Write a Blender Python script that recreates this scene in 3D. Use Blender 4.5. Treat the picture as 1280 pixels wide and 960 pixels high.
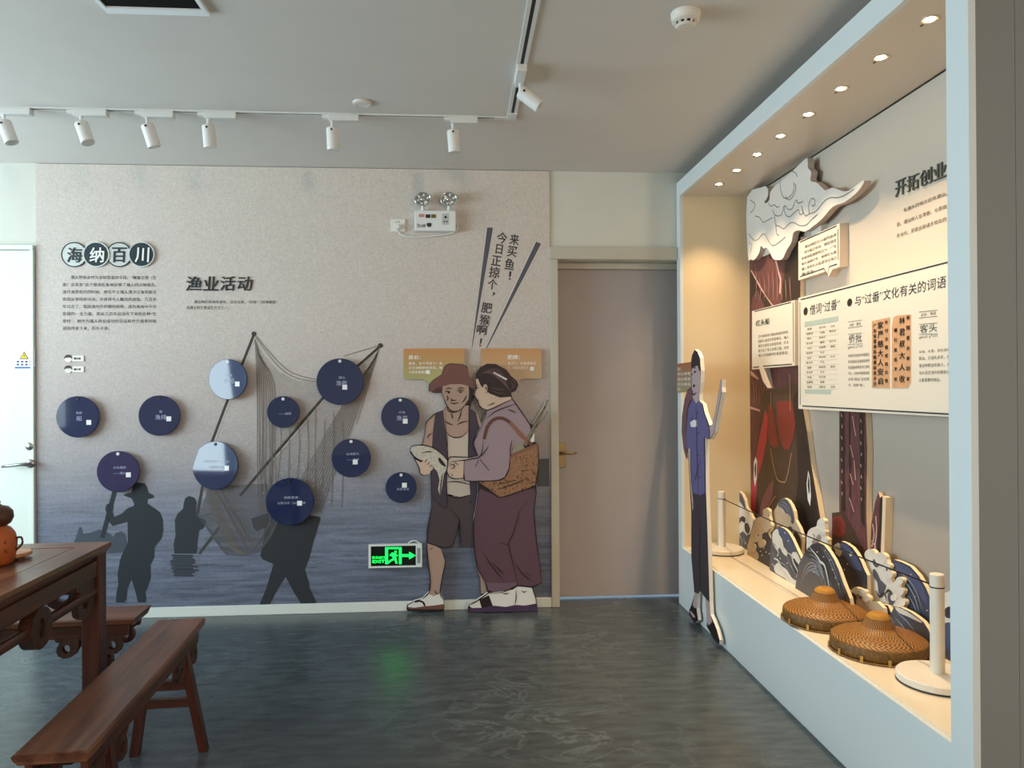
import bpy, bmesh, math, random
from mathutils import Vector, Matrix
random.seed(7)
for _o in list(bpy.data.objects): bpy.data.objects.remove(_o, do_unlink=True)
scene = bpy.context.scene
COL = scene.collection
PI = math.pi

# ------------------------------------------------------------------ camera
CAM_H = 1.35
FPX, YAW, PITCH, ROLL = 923.65, 0.070428, 0.00336, -0.005458
_f = Vector((math.sin(YAW)*math.cos(PITCH), math.cos(YAW)*math.cos(PITCH), math.sin(PITCH)))
_r = Vector((math.cos(YAW), -math.sin(YAW), 0.0))
_u = _r.cross(_f)
_r2 = _r*math.cos(ROLL) + _u*math.sin(ROLL)
_u2 = -_r*math.sin(ROLL) + _u*math.cos(ROLL)
cam_d = bpy.data.cameras.new('camera'); cam = bpy.data.objects.new('camera', cam_d); COL.objects.link(cam)
cam_d.sensor_fit = 'HORIZONTAL'; cam_d.sensor_width = 36.0; cam_d.lens = FPX/1280*36.0
cam_d.clip_start = 0.05; cam_d.clip_end = 100
M = Matrix.Identity(4)
for i in range(3):
    M[i][0] = _r2[i]; M[i][1] = _u2[i]; M[i][2] = -_f[i]
M[2][3] = CAM_H
cam.matrix_world = M
scene.camera = cam

# ------------------------------------------------------------------ world, lights, exposure
world = bpy.data.worlds.new('sky'); scene.world = world; world.use_nodes = True
bg = world.node_tree.nodes['Background']
bg.inputs[0].default_value = (0.55, 0.78, 1.0, 1); bg.inputs[1].default_value = 1.6

def area(name, loc, target, sx, sy, energy, color):
    l = bpy.data.lights.new(name, 'AREA'); l.shape = 'RECTANGLE'; l.size = sx; l.size_y = sy
    l.energy = energy; l.color = color
    o = bpy.data.objects.new(name, l); COL.objects.link(o); o.location = loc
    d = (Vector(target)-Vector(loc)).normalized()
    o.rotation_euler = d.to_track_quat('-Z', 'Y').to_euler()
    return o
# daylight standing in the window band of the left wall
area('window_daylight', (-4.72, 2.0, 1.60), (0, 1.3, 2.2), 4.2, 1.5, 240, (0.74, 0.92, 1.0))
# warm ceiling lamp further back in the hall, behind the photographer
area('hall_lamp', (1.70, -3.2, 2.30), (0.3, 4.5, 1.2), 0.16, 0.16, 70, (1.0, 0.74, 0.54))
# added warm ambient fill from above, out of view behind the camera
area('warm_fill', (-1.4, -3.0, 2.66), (-1.4, -3.0, 0), 4.0, 3.0, 120, (1.0, 0.80, 0.66))

scene.view_settings.view_transform = 'Standard'
scene.view_settings.look = 'None'
scene.view_settings.gamma = 1.0
scene.view_settings.use_curve_mapping = False
scene.view_settings.exposure = 0.0
scene.cycles.use_denoising = True
scene.cycles.max_bounces = 10
scene.cycles.diffuse_bounces = 5
scene.cycles.sample_clamp_indirect = 6.0

# ------------------------------------------------------------------ photo survey: sight lines met with real planes
O3 = Vector((0, 0, CAM_H))
def ray(px, py): return _f + _r2*((px-640)/FPX) - _u2*((py-480)/FPX)
def PW(px, py, Y):                        # on a plane parallel to the back wall
    d = ray(px, py); return O3 + d*(Y/d.y)
def PS(px, py, X):                        # on a plane parallel to the cabinet front
    d = ray(px, py); return O3 + d*(X/d.x)
def PF(px, py, Z):                        # on a level plane
    d = ray(px, py); return O3 + d*((Z-CAM_H)/d.z)

# ------------------------------------------------------------------ materials
def lin(c):
    if isinstance(c, str):
        c = c.lstrip('#'); c = [int(c[i:i+2], 16)/255 for i in (0, 2, 4)]
    return tuple((x/12.92 if x <= .04045 else ((x+.055)/1.055)**2.4) for x in c)
MATS = {}
def mat(name, color, rough=0.55, metal=0.0, spec=0.4, emit=None, es=0.0, noise=0.0, nscale=30.0, bump=0.0, coat=0.0, stretch=None):
    if name in MATS: return MATS[name]
    m = bpy.data.materials.new(name); m.use_nodes = True; nt = m.node_tree; b = nt.nodes['Principled BSDF']
    c = lin(color)
    b.inputs['Base Color'].default_value = (*c, 1); b.inputs['Roughness'].default_value = rough
    b.inputs['Metallic'].default_value = metal; b.inputs['Specular IOR Level'].default_value = spec
    b.inputs['Coat Weight'].default_value = coat
    if emit is not None:
        b.inputs['Emission Color'].default_value = (*lin(emit), 1); b.inputs['Emission Strength'].default_value = es
    if noise > 0 or bump > 0:
        tc = nt.nodes.new('ShaderNodeTexCoord'); n = nt.nodes.new('ShaderNodeTexNoise')
        n.inputs['Scale'].default_value = nscale; n.inputs['Detail'].default_value = 4
        if stretch:
            mp = nt.nodes.new('ShaderNodeMapping'); mp.inputs['Scale'].default_value = stretch
            nt.links.new(tc.outputs['Object'], mp.inputs[0]); nt.links.new(mp.outputs[0], n.inputs['Vector'])
        else:
            nt.links.new(tc.outputs['Object'], n.inputs['Vector'])
        if noise > 0:
            r = nt.nodes.new('ShaderNodeValToRGB')
            r.color_ramp.elements[0].position = .3; r.color_ramp.elements[1].position = .7
            r.color_ramp.elements[0].color = (*[x*(1-noise) for x in c], 1)
            r.color_ramp.elements[1].color = (*[min(1, x*(1+noise)) for x in c], 1)
            nt.links.new(n.outputs['Fac'], r.inputs[0]); nt.links.new(r.outputs[0], b.inputs['Base Color'])
        if bump > 0:
            bp = nt.nodes.new('ShaderNodeBump'); bp.inputs['Strength'].default_value = bump; bp.inputs['Distance'].default_value = .01
            nt.links.new(n.outputs['Fac'], bp.inputs['Height']); nt.links.new(bp.outputs[0], b.inputs['Normal'])
    MATS[name] = m
    return m

def wood(name, dark, light, scale=1.0, rough=.38, axis='X'):
    m = bpy.data.materials.new(name); m.use_nodes = True; nt = m.node_tree; b = nt.nodes['Principled BSDF']
    tc = nt.nodes.new('ShaderNodeTexCoord'); mp = nt.nodes.new('ShaderNodeMapping')
    s = {'X': (1.2, 16, 16), 'Y': (16, 1.2, 16), 'Z': (16, 16, 1.2)}[axis]
    mp.inputs['Scale'].default_value = [v*scale for v in s]
    n = nt.nodes.new('ShaderNodeTexNoise'); n.inputs['Scale'].default_value = 1.6; n.inputs['Detail'].default_value = 6; n.inputs['Distortion'].default_value = .7
    r = nt.nodes.new('ShaderNodeValToRGB')
    r.color_ramp.elements[0].position = .32; r.color_ramp.elements[1].position = .72
    r.color_ramp.elements[0].color = (*lin(dark), 1); r.color_ramp.elements[1].color = (*lin(light), 1)
    nt.links.new(tc.outputs['Object'], mp.inputs[0]); nt.links.new(mp.outputs[0], n.inputs['Vector'])
    nt.links.new(n.outputs['Fac'], r.inputs[0]); nt.links.new(r.outputs[0], b.inputs['Base Color'])
    b.inputs['Roughness'].default_value = rough
    bp = nt.nodes.new('ShaderNodeBump'); bp.inputs['Strength'].default_value = .12; bp.inputs['Distance'].default_value = .004
    nt.links.new(n.outputs['Fac'], bp.inputs['Height']); nt.links.new(bp.outputs[0], b.inputs['Normal'])
    MATS[name] = m
    return m

def floor_material():
    m = bpy.data.materials.new('printed_sea_floor'); m.use_nodes = True; nt = m.node_tree; b = nt.nodes['Principled BSDF']
    L = nt.links.new
    tc = nt.nodes.new('ShaderNodeTexCoord')
    mp = nt.nodes.new('ShaderNodeMapping'); mp.inputs['Scale'].default_value = (1.0, 1.7, 1); mp.inputs['Rotation'].default_value = (0, 0, .5)
    L(tc.outputs['Object'], mp.inputs[0])
    # foam veins: ridged noise
    n1 = nt.nodes.new('ShaderNodeTexNoise'); n1.inputs['Scale'].default_value = 3.2; n1.inputs['Detail'].default_value = 8; n1.inputs['Roughness'].default_value = .62; n1.inputs['Distortion'].default_value = .8
    L(mp.outputs[0], n1.inputs['Vector'])
    s = nt.nodes.new('ShaderNodeMath'); s.operation = 'SUBTRACT'; s.inputs[1].default_value = .5; L(n1.outputs['Fac'], s.inputs[0])
    a = nt.nodes.new('ShaderNodeMath'); a.operation = 'ABSOLUTE'; L(s.outputs[0], a.inputs[0])
    r1 = nt.nodes.new('ShaderNodeValToRGB'); r1.color_ramp.elements[0].position = 0; r1.color_ramp.elements[0].color = (1, 1, 1, 1)
    r1.color_ramp.elements[1].position = .03; r1.color_ramp.elements[1].color = (0, 0, 0, 1); L(a.outputs[0], r1.inputs[0])
    # where foam appears
    n2 = nt.nodes.new('ShaderNodeTexNoise'); n2.inputs['Scale'].default_value = .9; n2.inputs['Detail'].default_value = 3; L(tc.outputs['Object'], n2.inputs['Vector'])
    r2 = nt.nodes.new('ShaderNodeValToRGB'); r2.color_ramp.elements[0].position = .45; r2.color_ramp.elements[1].position = .68; L(n2.outputs['Fac'], r2.inputs[0])
    mu = nt.nodes.new('ShaderNodeMath'); mu.operation = 'MULTIPLY'; L(r1.outputs[0], mu.inputs[0]); L(r2.outputs[0], mu.inputs[1])
    # fine ripples
    mp2 = nt.nodes.new('ShaderNodeMapping'); mp2.inputs['Scale'].default_value = (3, 11, 1); mp2.inputs['Rotation'].default_value = (0, 0, .35); L(tc.outputs['Object'], mp2.inputs[0])
    n3 = nt.nodes.new('ShaderNodeTexNoise'); n3.inputs['Scale'].default_value = 2.2; n3.inputs['Detail'].default_value = 6; L(mp2.outputs[0], n3.inputs['Vector'])
    base = nt.nodes.new('ShaderNodeValToRGB')
    base.color_ramp.elements[0].position = .35; base.color_ramp.elements[0].color = (.044, .057, .064, 1)
    base.color_ramp.elements[1].position = .75; base.color_ramp.elements[1].color = (.080, .100, .110, 1)
    L(n3.outputs['Fac'], base.inputs[0])
    mx = nt.nodes.new('ShaderNodeMixRGB'); mx.inputs['Color2'].default_value = (.24, .29, .31, 1)
    sc = nt.nodes.new('ShaderNodeMath'); sc.operation = 'MULTIPLY'; sc.inputs[1].default_value = .3; L(mu.outputs[0], sc.inputs[0])
    L(sc.outputs[0], mx.inputs['Fac']); L(base.outputs[0], mx.inputs['Color1']); L(mx.outputs[0], b.inputs['Base Color'])
    b.inputs['Roughness'].default_value = .27; b.inputs['Specular IOR Level'].default_value = .6
    bp = nt.nodes.new('ShaderNodeBump'); bp.inputs['Strength'].default_value = .06; bp.inputs['Distance'].default_value = .004
    L(n3.outputs['Fac'], bp.inputs['Height']); L(bp.outputs[0], b.inputs['Normal'])
    return m

def mural_material():
    m = bpy.data.materials.new('linen_mural_print'); m.use_nodes = True; nt = m.node_tree; b = nt.nodes['Principled BSDF']
    L = nt.links.new
    g = nt.nodes.new('ShaderNodeNewGeometry'); sp = nt.nodes.new('ShaderNodeSeparateXYZ'); L(g.outputs['Position'], sp.inputs[0])
    mr = nt.nodes.new('ShaderNodeMapRange'); mr.inputs['From Min'].default_value = 0; mr.inputs['From Max'].default_value = 2.7; L(sp.outputs['Z'], mr.inputs['Value'])
    # drifting boundary between mist and water
    nb = nt.nodes.new('ShaderNodeTexNoise'); nb.inputs['Scale'].default_value = 1.3; nb.inputs['Detail'].default_value = 3; L(g.outputs['Position'], nb.inputs['Vector'])
    ad = nt.nodes.new('ShaderNodeMath'); ad.operation = 'MULTIPLY_ADD'; ad.inputs[1].default_value = .05; L(nb.outputs['Fac'], ad.inputs[0]); L(mr.outputs[0], ad.inputs[2])
    r = nt.nodes.new('ShaderNodeValToRGB'); cr = r.color_ramp
    cols = [(0.00, '#62697a'), (0.14, '#6c7486'), (0.24, '#787e8e'), (0.31, '#8f8f98'), (0.38, '#a5a0a0'), (0.50, '#b9b0ac'), (0.68, '#c8bfb8'), (1.0, '#cfc7be')]
    cr.elements[0].position = cols[0][0]; cr.elements[0].color = (*lin(cols[0][1]), 1)
    cr.elements[1].position = cols[-1][0]; cr.elements[1].color = (*lin(cols[-1][1]), 1)
    for p, c in cols[1:-1]:
        e = cr.elements.new(p); e.color = (*lin(c), 1)
    L(ad.outputs[0], r.inputs[0])
    # ripples on the printed water
    mp = nt.nodes.new('ShaderNodeMapping'); mp.inputs['Scale'].default_value = (2.2, 1, 30); L(g.outputs['Position'], mp.inputs[0])
    n = nt.nodes.new('ShaderNodeTexNoise'); n.inputs['Scale'].default_value = 1.5; n.inputs['Detail'].default_value = 7; n.inputs['Roughness'].default_value = .6; L(mp.outputs[0], n.inputs['Vector'])
    rr = nt.nodes.new('ShaderNodeValToRGB'); rr.color_ramp.elements[0].position = .33; rr.color_ramp.elements[0].color = (.66, .66, .66, 1); rr.color_ramp.elements[1].position = .7; rr.color_ramp.elements[1].color = (1.22, 1.22, 1.24, 1); L(n.outputs['Fac'], rr.inputs[0])
    wf = nt.nodes.new('ShaderNodeMapRange'); wf.inputs['From Min'].default_value = .95; wf.inputs['From Max'].default_value = .45; L(sp.outputs['Z'], wf.inputs['Value'])
    mx = nt.nodes.new('ShaderNodeMixRGB'); mx.blend_type = 'MULTIPLY'; L(wf.outputs[0], mx.inputs['Fac']); L(r.outputs[0], mx.inputs['Color1']); L(rr.outputs[0], mx.inputs['Color2'])
    # linen weave
    mp2 = nt.nodes.new('ShaderNodeMapping'); mp2.inputs['Scale'].default_value = (60, 1, 300); L(g.outputs['Position'], mp2.inputs[0])
    n2 = nt.nodes.new('ShaderNodeTexNoise'); n2.inputs['Scale'].default_value = 1; n2.inputs['Detail'].default_value = 2; L(mp2.outputs[0], n2.inputs['Vector'])
    mp3 = nt.nodes.new('ShaderNodeMapping'); mp3.inputs['Scale'].default_value = (300, 1, 60); L(g.outputs['Position'], mp3.inputs[0])
    n3 = nt.nodes.new('ShaderNodeTexNoise'); n3.inputs['Scale'].default_value = 1; n3.inputs['Detail'].default_value = 2; L(mp3.outputs[0], n3.inputs['Vector'])
    su = nt.nodes.new('ShaderNodeMath'); su.operation = 'ADD'; L(n2.outputs['Fac'], su.inputs[0]); L(n3.outputs['Fac'], su.inputs[1])
    r3 = nt.nodes.new('ShaderNodeMapRange'); r3.inputs['From Min'].default_value = .7; r3.inputs['From Max'].default_value = 1.3; r3.inputs['To Min'].default_value = .86; r3.inputs['To Max'].default_value = 1.12; L(su.outputs[0], r3.inputs['Value'])
    mx2 = nt.nodes.new('ShaderNodeMixRGB'); mx2.blend_type = 'MULTIPLY'; mx2.inputs['Fac'].default_value = 1; L(mx.outputs[0], mx2.inputs['Color1']); L(r3.outputs[0], mx2.inputs['Color2'])
    L(mx2.outputs[0], b.inputs['Base Color'])
    b.inputs['Roughness'].default_value = .7; b.inputs['Specular IOR Level'].default_value = .25
    bp = nt.nodes.new('ShaderNodeBump'); bp.inputs['Strength'].default_value = .12; bp.inputs['Distance'].default_value = .002; L(su.outputs[0], bp.inputs['Height']); L(bp.outputs[0], b.inputs['Normal'])
    return m

def alpha_print(name, color, alpha):
    m = bpy.data.materials.new(name); m.use_nodes = True; nt = m.node_tree; b = nt.nodes['Principled BSDF']
    b.inputs['Base Color'].default_value = (*lin(color), 1); b.inputs['Roughness'].default_value = .7; b.inputs['Alpha'].default_value = alpha
    MATS[name] = m
    return m

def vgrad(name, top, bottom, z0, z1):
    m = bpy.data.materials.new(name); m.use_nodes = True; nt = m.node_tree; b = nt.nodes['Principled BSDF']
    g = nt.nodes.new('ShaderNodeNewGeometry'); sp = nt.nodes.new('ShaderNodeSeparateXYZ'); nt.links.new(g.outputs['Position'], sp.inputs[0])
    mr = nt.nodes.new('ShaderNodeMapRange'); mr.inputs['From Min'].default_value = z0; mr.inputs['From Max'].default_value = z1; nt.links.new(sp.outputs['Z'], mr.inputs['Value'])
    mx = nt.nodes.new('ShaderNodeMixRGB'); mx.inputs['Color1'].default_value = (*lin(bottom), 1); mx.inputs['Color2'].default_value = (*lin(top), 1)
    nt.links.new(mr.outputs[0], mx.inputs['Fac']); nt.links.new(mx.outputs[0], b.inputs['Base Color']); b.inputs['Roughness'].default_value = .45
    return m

# ------------------------------------------------------------------ object helpers
def wpos(o):
    v = Vector((0, 0, 0))
    while o is not None: v = v + o.location; o = o.parent
    return v
def tag(o, label=None, cat=None, group=None, kind=None):
    if label: o['label'] = label
    if cat: o['category'] = cat
    if group: o['group'] = group
    if kind: o['kind'] = kind
    return o
def thing(name, loc, label, cat, group=None):
    o = bpy.data.objects.new(name, None); COL.objects.link(o); o.location = loc; o.empty_display_size = .05
    return tag(o, label, cat, group)
def link(name, bm, material, parent=None, smooth=False):
    """mesh object from a bmesh in world coordinates; origin at the middle of its bounds"""
    if bm.verts:
        xs = [v.co for v in bm.verts]
        c = Vector([(min(v[i] for v in xs)+max(v[i] for v in xs))/2 for i in range(3)])
    else: c = Vector((0, 0, 0))
    for v in bm.verts: v.co -= c
    me = bpy.data.meshes.new(name); bm.to_mesh(me); bm.free()
    ms = material if isinstance(material, (list, tuple)) else [material]
    for m in ms: me.materials.append(m)
    if smooth:
        for p in me.polygons: p.use_smooth = True
    o = bpy.data.objects.new(name, me); COL.objects.link(o)
    if parent is not None:
        o.parent = parent; o.location = c - wpos(parent)
    else: o.location = c
    return o
def struct(name, bm, material, parent=None):
    o = link(name, bm, material, parent)
    if parent is None: o['kind'] = 'structure'
    return o
def new(): return bmesh.new()
def box(bm, a, b, mi=0, bevel=0.0):
    x0, y0, z0 = [min(a[i], b[i]) for i in range(3)]; x1, y1, z1 = [max(a[i], b[i]) for i in range(3)]
    vs = [bm.verts.new(p) for p in ((x0,y0,z0),(x1,y0,z0),(x1,y1,z0),(x0,y1,z0),(x0,y0,z1),(x1,y0,z1),(x1,y1,z1),(x0,y1,z1))]
    fs = [bm.faces.new([vs[i] for i in q]) for q in ((0,3,2,1),(4,5,6,7),(0,1,5,4),(1,2,6,5),(2,3,7,6),(3,0,4,7))]
    for f in fs: f.material_index = mi
    if bevel > 0:
        es = list({e for f in fs for e in f.edges})
        bmesh.ops.bevel(bm, geom=es, offset=bevel, segments=2, affect='EDGES', profile=.6)
    return bm
def bx(a, b, bevel=0.0): return box(new(), a, b, 0, bevel)
def tube(bm, pts, r, seg=10, cap=True, rs=None):
    pts = [Vector(p) for p in pts]; rings = []
    up = Vector((0, 0, 1))
    for i, p in enumerate(pts):
        t = (pts[min(i+1, len(pts)-1)] - pts[max(i-1, 0)]).normalized()
        a = t.cross(up)
        if a.length < 1e-3: a = t.cross(Vector((1, 0, 0)))
        a.normalize(); b = t.cross(a).normalized()
        rr = rs[i] if rs else r
        rings.append([bm.verts.new(p + a*(rr*math.cos(2*PI*k/seg)) + b*(rr*math.sin(2*PI*k/seg))) for k in range(seg)])
    for i in range(len(rings)-1):
        for k in range(seg):
            bm.faces.new((rings[i][k], rings[i][(k+1) % seg], rings[i+1][(k+1) % seg], rings[i+1][k]))
    if cap:
        bm.faces.new(rings[0][::-1]); bm.faces.new(rings[-1])
    bmesh.ops.recalc_face_normals(bm, faces=bm.faces[:])
    return bm
def lathe(bm, prof, c, axis='Z', seg=32):
    """revolve (radius, height) pairs about an axis through c"""
    c = Vector(c); rings = []
    def P(r, h, a):
        x, y = r*math.cos(a), r*math.sin(a)
        return c + {'Z': Vector((x, y, h)), 'Y': Vector((x, h, y)), 'X': Vector((h, x, y))}[axis]
    for r, h in prof:
        if r < 1e-6: rings.append([bm.verts.new(P(0, h, 0))])
        else: rings.append([bm.verts.new(P(r, h, 2*PI*k/seg)) for k in range(seg)])
    for i in range(len(rings)-1):
        A, B = rings[i], rings[i+1]
        if len(A) == 1 and len(B) == 1: continue
        for k in range(seg):
            k2 = (k+1) % seg
            if len(A) == 1: bm.faces.new((A[0], B[k], B[k2]))
            elif len(B) == 1: bm.faces.new((A[k], A[k2], B[0]))
            else: bm.faces.new((A[k], A[k2], B[k2], B[k]))
    bmesh.ops.recalc_face_normals(bm, faces=bm.faces[:])
    return bm
def smooth_closed(p, n=3):
    """Catmull-Rom through a closed outline (2-D)"""
    out = []
    N = len(p)
    for i in range(N):
        a, b, c, d = p[i-1], p[i], p[(i+1) % N], p[(i+2) % N]
        for k in range(n):
            t = k/n
            out.append(tuple(.5*((2*b[j]) + (-a[j]+c[j])*t + (2*a[j]-5*b[j]+4*c[j]-d[j])*t*t + (-a[j]+3*b[j]-3*c[j]+d[j])*t**3) for j in range(2)))
    return out
def smooth_open(p, n=4):
    out = []
    q = [p[0]]+list(p)+[p[-1]]
    for i in range(1, len(q)-2):
        a, b, c, d = q[i-1], q[i], q[i+1], q[i+2]
        for k in range(n):
            t = k/n
            out.append(tuple(.5*((2*b[j]) + (-a[j]+c[j])*t + (2*a[j]-5*b[j]+4*c[j]-d[j])*t*t + (-a[j]+3*b[j]-3*c[j]+d[j])*t**3) for j in range(len(b))))
    out.append(tuple(p[-1]))
    return out
class Plane:
    """a flat board front: kind 'W' faces -Y at y=d, kind 'S' faces -X at x=d"""
    def __init__(s, kind, d): s.kind, s.d = kind, d
    def at(s, px, py, off=0.0):
        v = PW(px, py, s.d) if s.kind == 'W' else PS(px, py, s.d)
        return s.push(v, off)
    def push(s, v, off):
        n = Vector((0, -1, 0)) if s.kind == 'W' else Vector((-1, 0, 0))
        return Vector(v) + n*off
    @property
    def right(s): return Vector((1, 0, 0)) if s.kind == 'W' else Vector((0, -1, 0))
    @property
    def normal(s): return Vector((0, -1, 0)) if s.kind == 'W' else Vector((-1, 0, 0))
def ngon(bm, pts, mi=0):
    f = bm.faces.new([bm.verts.new(p) for p in pts]); f.material_index = mi
    return f
def slab(bm, front, thick, normal, mi=0, side=None):
    """board with a given front outline, body behind it"""
    n = Vector(normal); A = [bm.verts.new(p) for p in front]; B = [bm.verts.new(Vector(p)-n*thick) for p in front]
    f = bm.faces.new(A); f.normal_update()
    f.material_index = mi
    g = bm.faces.new(B[::-1]); si = mi if side is None else side
    g.material_index = si
    N = len(A)
    for i in range(N):
        q = bm.faces.new((A[(i+1) % N], A[i], B[i], B[(i+1) % N])); q.material_index = si
    if f.normal.dot(n) < 0: bmesh.ops.reverse_faces(bm, faces=bm.faces[:])
    return bm
def board(name, pl, px, thick, material, parent, zmin=None, zmax=None, sm=0, side=None):
    pts = smooth_closed(px, sm) if sm else px
    w = [pl.at(*p) for p in pts]
    for v in w:
        if zmin is not None and v.z < zmin: v.z = zmin
        if zmax is not None and v.z > zmax: v.z = zmax
    ms = [material, side] if side else material
    return link(name, slab(new(), w, thick, pl.normal, 0, 1 if side else None), ms, parent)
def printed(name, pl, px, layer, material, parent, sm=0, zmin=None):
    pts = smooth_closed(px, sm) if sm else px
    w = [pl.at(*p, off=.0005*layer+.0003) for p in pts]
    if zmin is not None:
        for v in w: v.z = max(v.z, zmin)
    bm = new(); ngon(bm, w)
    f = bm.faces[:][0]; f.normal_update()
    if f.normal.dot(pl.normal) < 0: bmesh.ops.reverse_faces(bm, faces=[f])
    return link(name, bm, material, parent)
def ribbon(bm, pl, pts, w, layer, sm=3, taper=False):
    """flat printed stroke through photo points"""
    q = smooth_open(pts, sm) if len(pts) > 2 and sm else pts
    W = [pl.at(*p, off=.0005*layer+.0003) for p in q]
    n = pl.normal; L, R = [], []
    N = len(W)
    for i, p in enumerate(W):
        t = (W[min(i+1, N-1)]-W[max(i-1, 0)])
        if t.length < 1e-9: t = Vector((0, 0, 1))
        s = n.cross(t.normalized())*(w/2)
        if taper: s *= max(.25, math.sin(PI*(i+.3)/(N-1+.6)))
        L.append(bm.verts.new(p+s)); R.append(bm.verts.new(p-s))
    for i in range(N-1): bm.faces.new((L[i], L[i+1], R[i+1], R[i]))
def strokes(name, pl, lines, w, layer, material, parent, sm=3, taper=False):
    bm = new()
    for l in lines: ribbon(bm, pl, l, w, layer, sm, taper)
    bmesh.ops.recalc_face_normals(bm, faces=bm.faces[:])
    return link(name, bm, material, parent)
_tc = {}
def glyphs(body, bold=0.0, shear=0.0, line=1.0):
    key = (body, bold, shear, line)
    if key in _tc: return _tc[key]
    c = bpy.data.curves.new('glyphs', 'FONT'); c.body = body; c.resolution_u = 2; c.shear = shear; c.space_line = line
    o = bpy.data.objects.new('glyphs', c); COL.objects.link(o)
    dg = bpy.context.evaluated_depsgraph_get(); dg.update()
    me = bpy.data.meshes.new_from_object(o.evaluated_get(dg))
    vs = [v.co.copy() for v in me.vertices]; fs = [tuple(p.vertices) for p in me.polygons]
    bpy.data.objects.remove(o); bpy.data.curves.remove(c); bpy.data.meshes.remove(me)
    if bold > .001:                        # heavier strokes: the outline struck several times, slightly shifted
        n0 = len(vs); base_v, base_f = vs, fs; vs, fs = [], []
        sh = ((-bold, 0), (bold, 0)) if bold < .01 else ((-bold, 0), (bold, 0), (0, bold*.7), (0, -bold*.7))
        for k, (dx, dy) in enumerate(sh):
            vs += [v+Vector((dx, dy, k*.00025)) for v in base_v]; fs += [tuple(i+k*n0 for i in f) for f in base_f]
    _tc[key] = (vs, fs)
    return _tc[key]
def lettering(name, body, pl, rect, material, parent, depth=0.0, off=.0008, bold=0.0, shear=0.0, line=1.0, roll=0.0, keep=False, bm=None):
    """text laid on a board, its ink box filling the photo rectangle (x0,y0,x1,y1 read at the left edge)"""
    vs, fs = glyphs(body, bold, shear, line)
    if not vs: return None
    x0, x1 = min(v.x for v in vs), max(v.x for v in vs); y0, y1 = min(v.y for v in vs), max(v.y for v in vs)
    TL = pl.at(rect[0], rect[1]); BL = pl.at(rect[0], rect[3])
    R = pl.at(rect[2], (rect[1]+rect[3])/2)
    wid = (R-(TL+BL)/2).dot(pl.right); hei = TL.z-BL.z
    o = pl.push(Vector((TL.x, TL.y, BL.z)), off); rt = pl.right; n = pl.normal
    own = bm is None
    if own: bm = new()
    sx, sy = wid/max(1e-6, x1-x0), hei/max(1e-6, y1-y0)
    if keep: sx = sy = min(sx, sy)
    mid = o + rt*(wid/2) + Vector((0, 0, hei/2))
    def place(v):
        a, b = (v.x-(x0+x1)/2)*sx, (v.y-(y0+y1)/2)*sy
        ca, sa = math.cos(roll), math.sin(roll)
        return mid + rt*(a*ca-b*sa) + Vector((0, 0, a*sa+b*ca)) + n*v.z
    A = [bm.verts.new(place(v)+n*depth) for v in vs]
    for f in fs:
        try: bm.faces.new([A[i] for i in f])
        except ValueError: pass
    if depth > 0:
        fa = [f for f in bm.faces]
        be = [e for e in bm.edges if len(e.link_faces) == 1]
        for e in be:
            a, b = e.verts
            p = bm.verts.new(a.co-n*depth); q = bm.verts.new(b.co-n*depth)
            bm.faces.new((a, b, q, p))
    if own:
        bmesh.ops.recalc_face_normals(bm, faces=bm.faces[:]) if depth > 0 else None
        if depth == 0:
            for f in bm.faces:
                f.normal_update()
                if f.normal.dot(n) < 0: f.normal_flip()
        return link(name, bm, material, parent)
def copy_tree(o, parent=None):
    c = o.copy(); COL.objects.link(c); c.parent = parent
    for ch in list(o.children): copy_tree(ch, c)
    return c
def merge(bm, other, mtx):
    me = bpy.data.meshes.new('tmp'); other.to_mesh(me); other.free(); me.transform(mtx); bm.from_mesh(me); bpy.data.meshes.remove(me)
# ================================================================== the room
D, CEIL = 4.516, 2.674
XL, XR, YF = -4.6, 1.98, -6.0
white_wall = mat('wall_paint', '#cfd0c6', .7, noise=.015, nscale=8)
ceil_paint = mat('ceiling_paint', '#d3cec7', .8, noise=.015, nscale=5)
struct('floor', bx((XL-.2, YF-.2, -.12), (XR+.2, 5.0, 0)), floor_material())
struct('ceiling', bx((XL-.2, YF-.2, CEIL), (XR+.2, 5.0, CEIL+.12)), ceil_paint)
bm = new()
box(bm, (XL-.2, D, 0), (.567, D+.22, CEIL)); box(bm, (.567, D, 2.19), (XR, D+.22, CEIL)); box(bm, (1.50, D, 0), (XR, D+.22, 2.19))
struct('wall_back', bm, white_wall)
struct('wall_right', bx((XR, YF, 0), (XR+.15, D, CEIL)), white_wall)
struct('wall_front', bx((XL, YF-.15, 0), (XR, YF, CEIL)), white_wall)
bm = new()
W0, W1 = .85, 2.36
box(bm, (XL-.2, YF, 0), (XL, D, W0)); box(bm, (XL-.2, YF, W1), (XL, D, CEIL))
box(bm, (XL-.2, 4.15, W0), (XL, D, W1)); box(bm, (XL-.2, YF, W0), (XL, -.15, W1))
struct('wall_left', bm, white_wall)
frame_m = mat('window_frame_paint', '#e4e6e4', .4)
ys = [-.15, 2.0, 4.15]
for i in range(2):
    y0, y1 = ys[i], ys[i+1]
    w = bpy.data.objects.new('window_%d' % (i+1), None); COL.objects.link(w); w.location = (XL-.06, (y0+y1)/2, W0); w['kind'] = 'structure'
    bm = new()
    for a, b in (((XL-.09, y0, W0), (XL-.03, y0+.05, W1)), ((XL-.09, y1-.05, W0), (XL-.03, y1, W1)), ((XL-.09, y0, W0), (XL-.03, y1, W0+.05)), ((XL-.09, y0, W1-.05), (XL-.03, y1, W1)), ((XL-.08, (y0+y1)/2-.02, W0), (XL-.04, (y0+y1)/2+.02, W1))):
        box(bm, a, b)
    link('window_frame', bm, frame_m, w)

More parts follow.
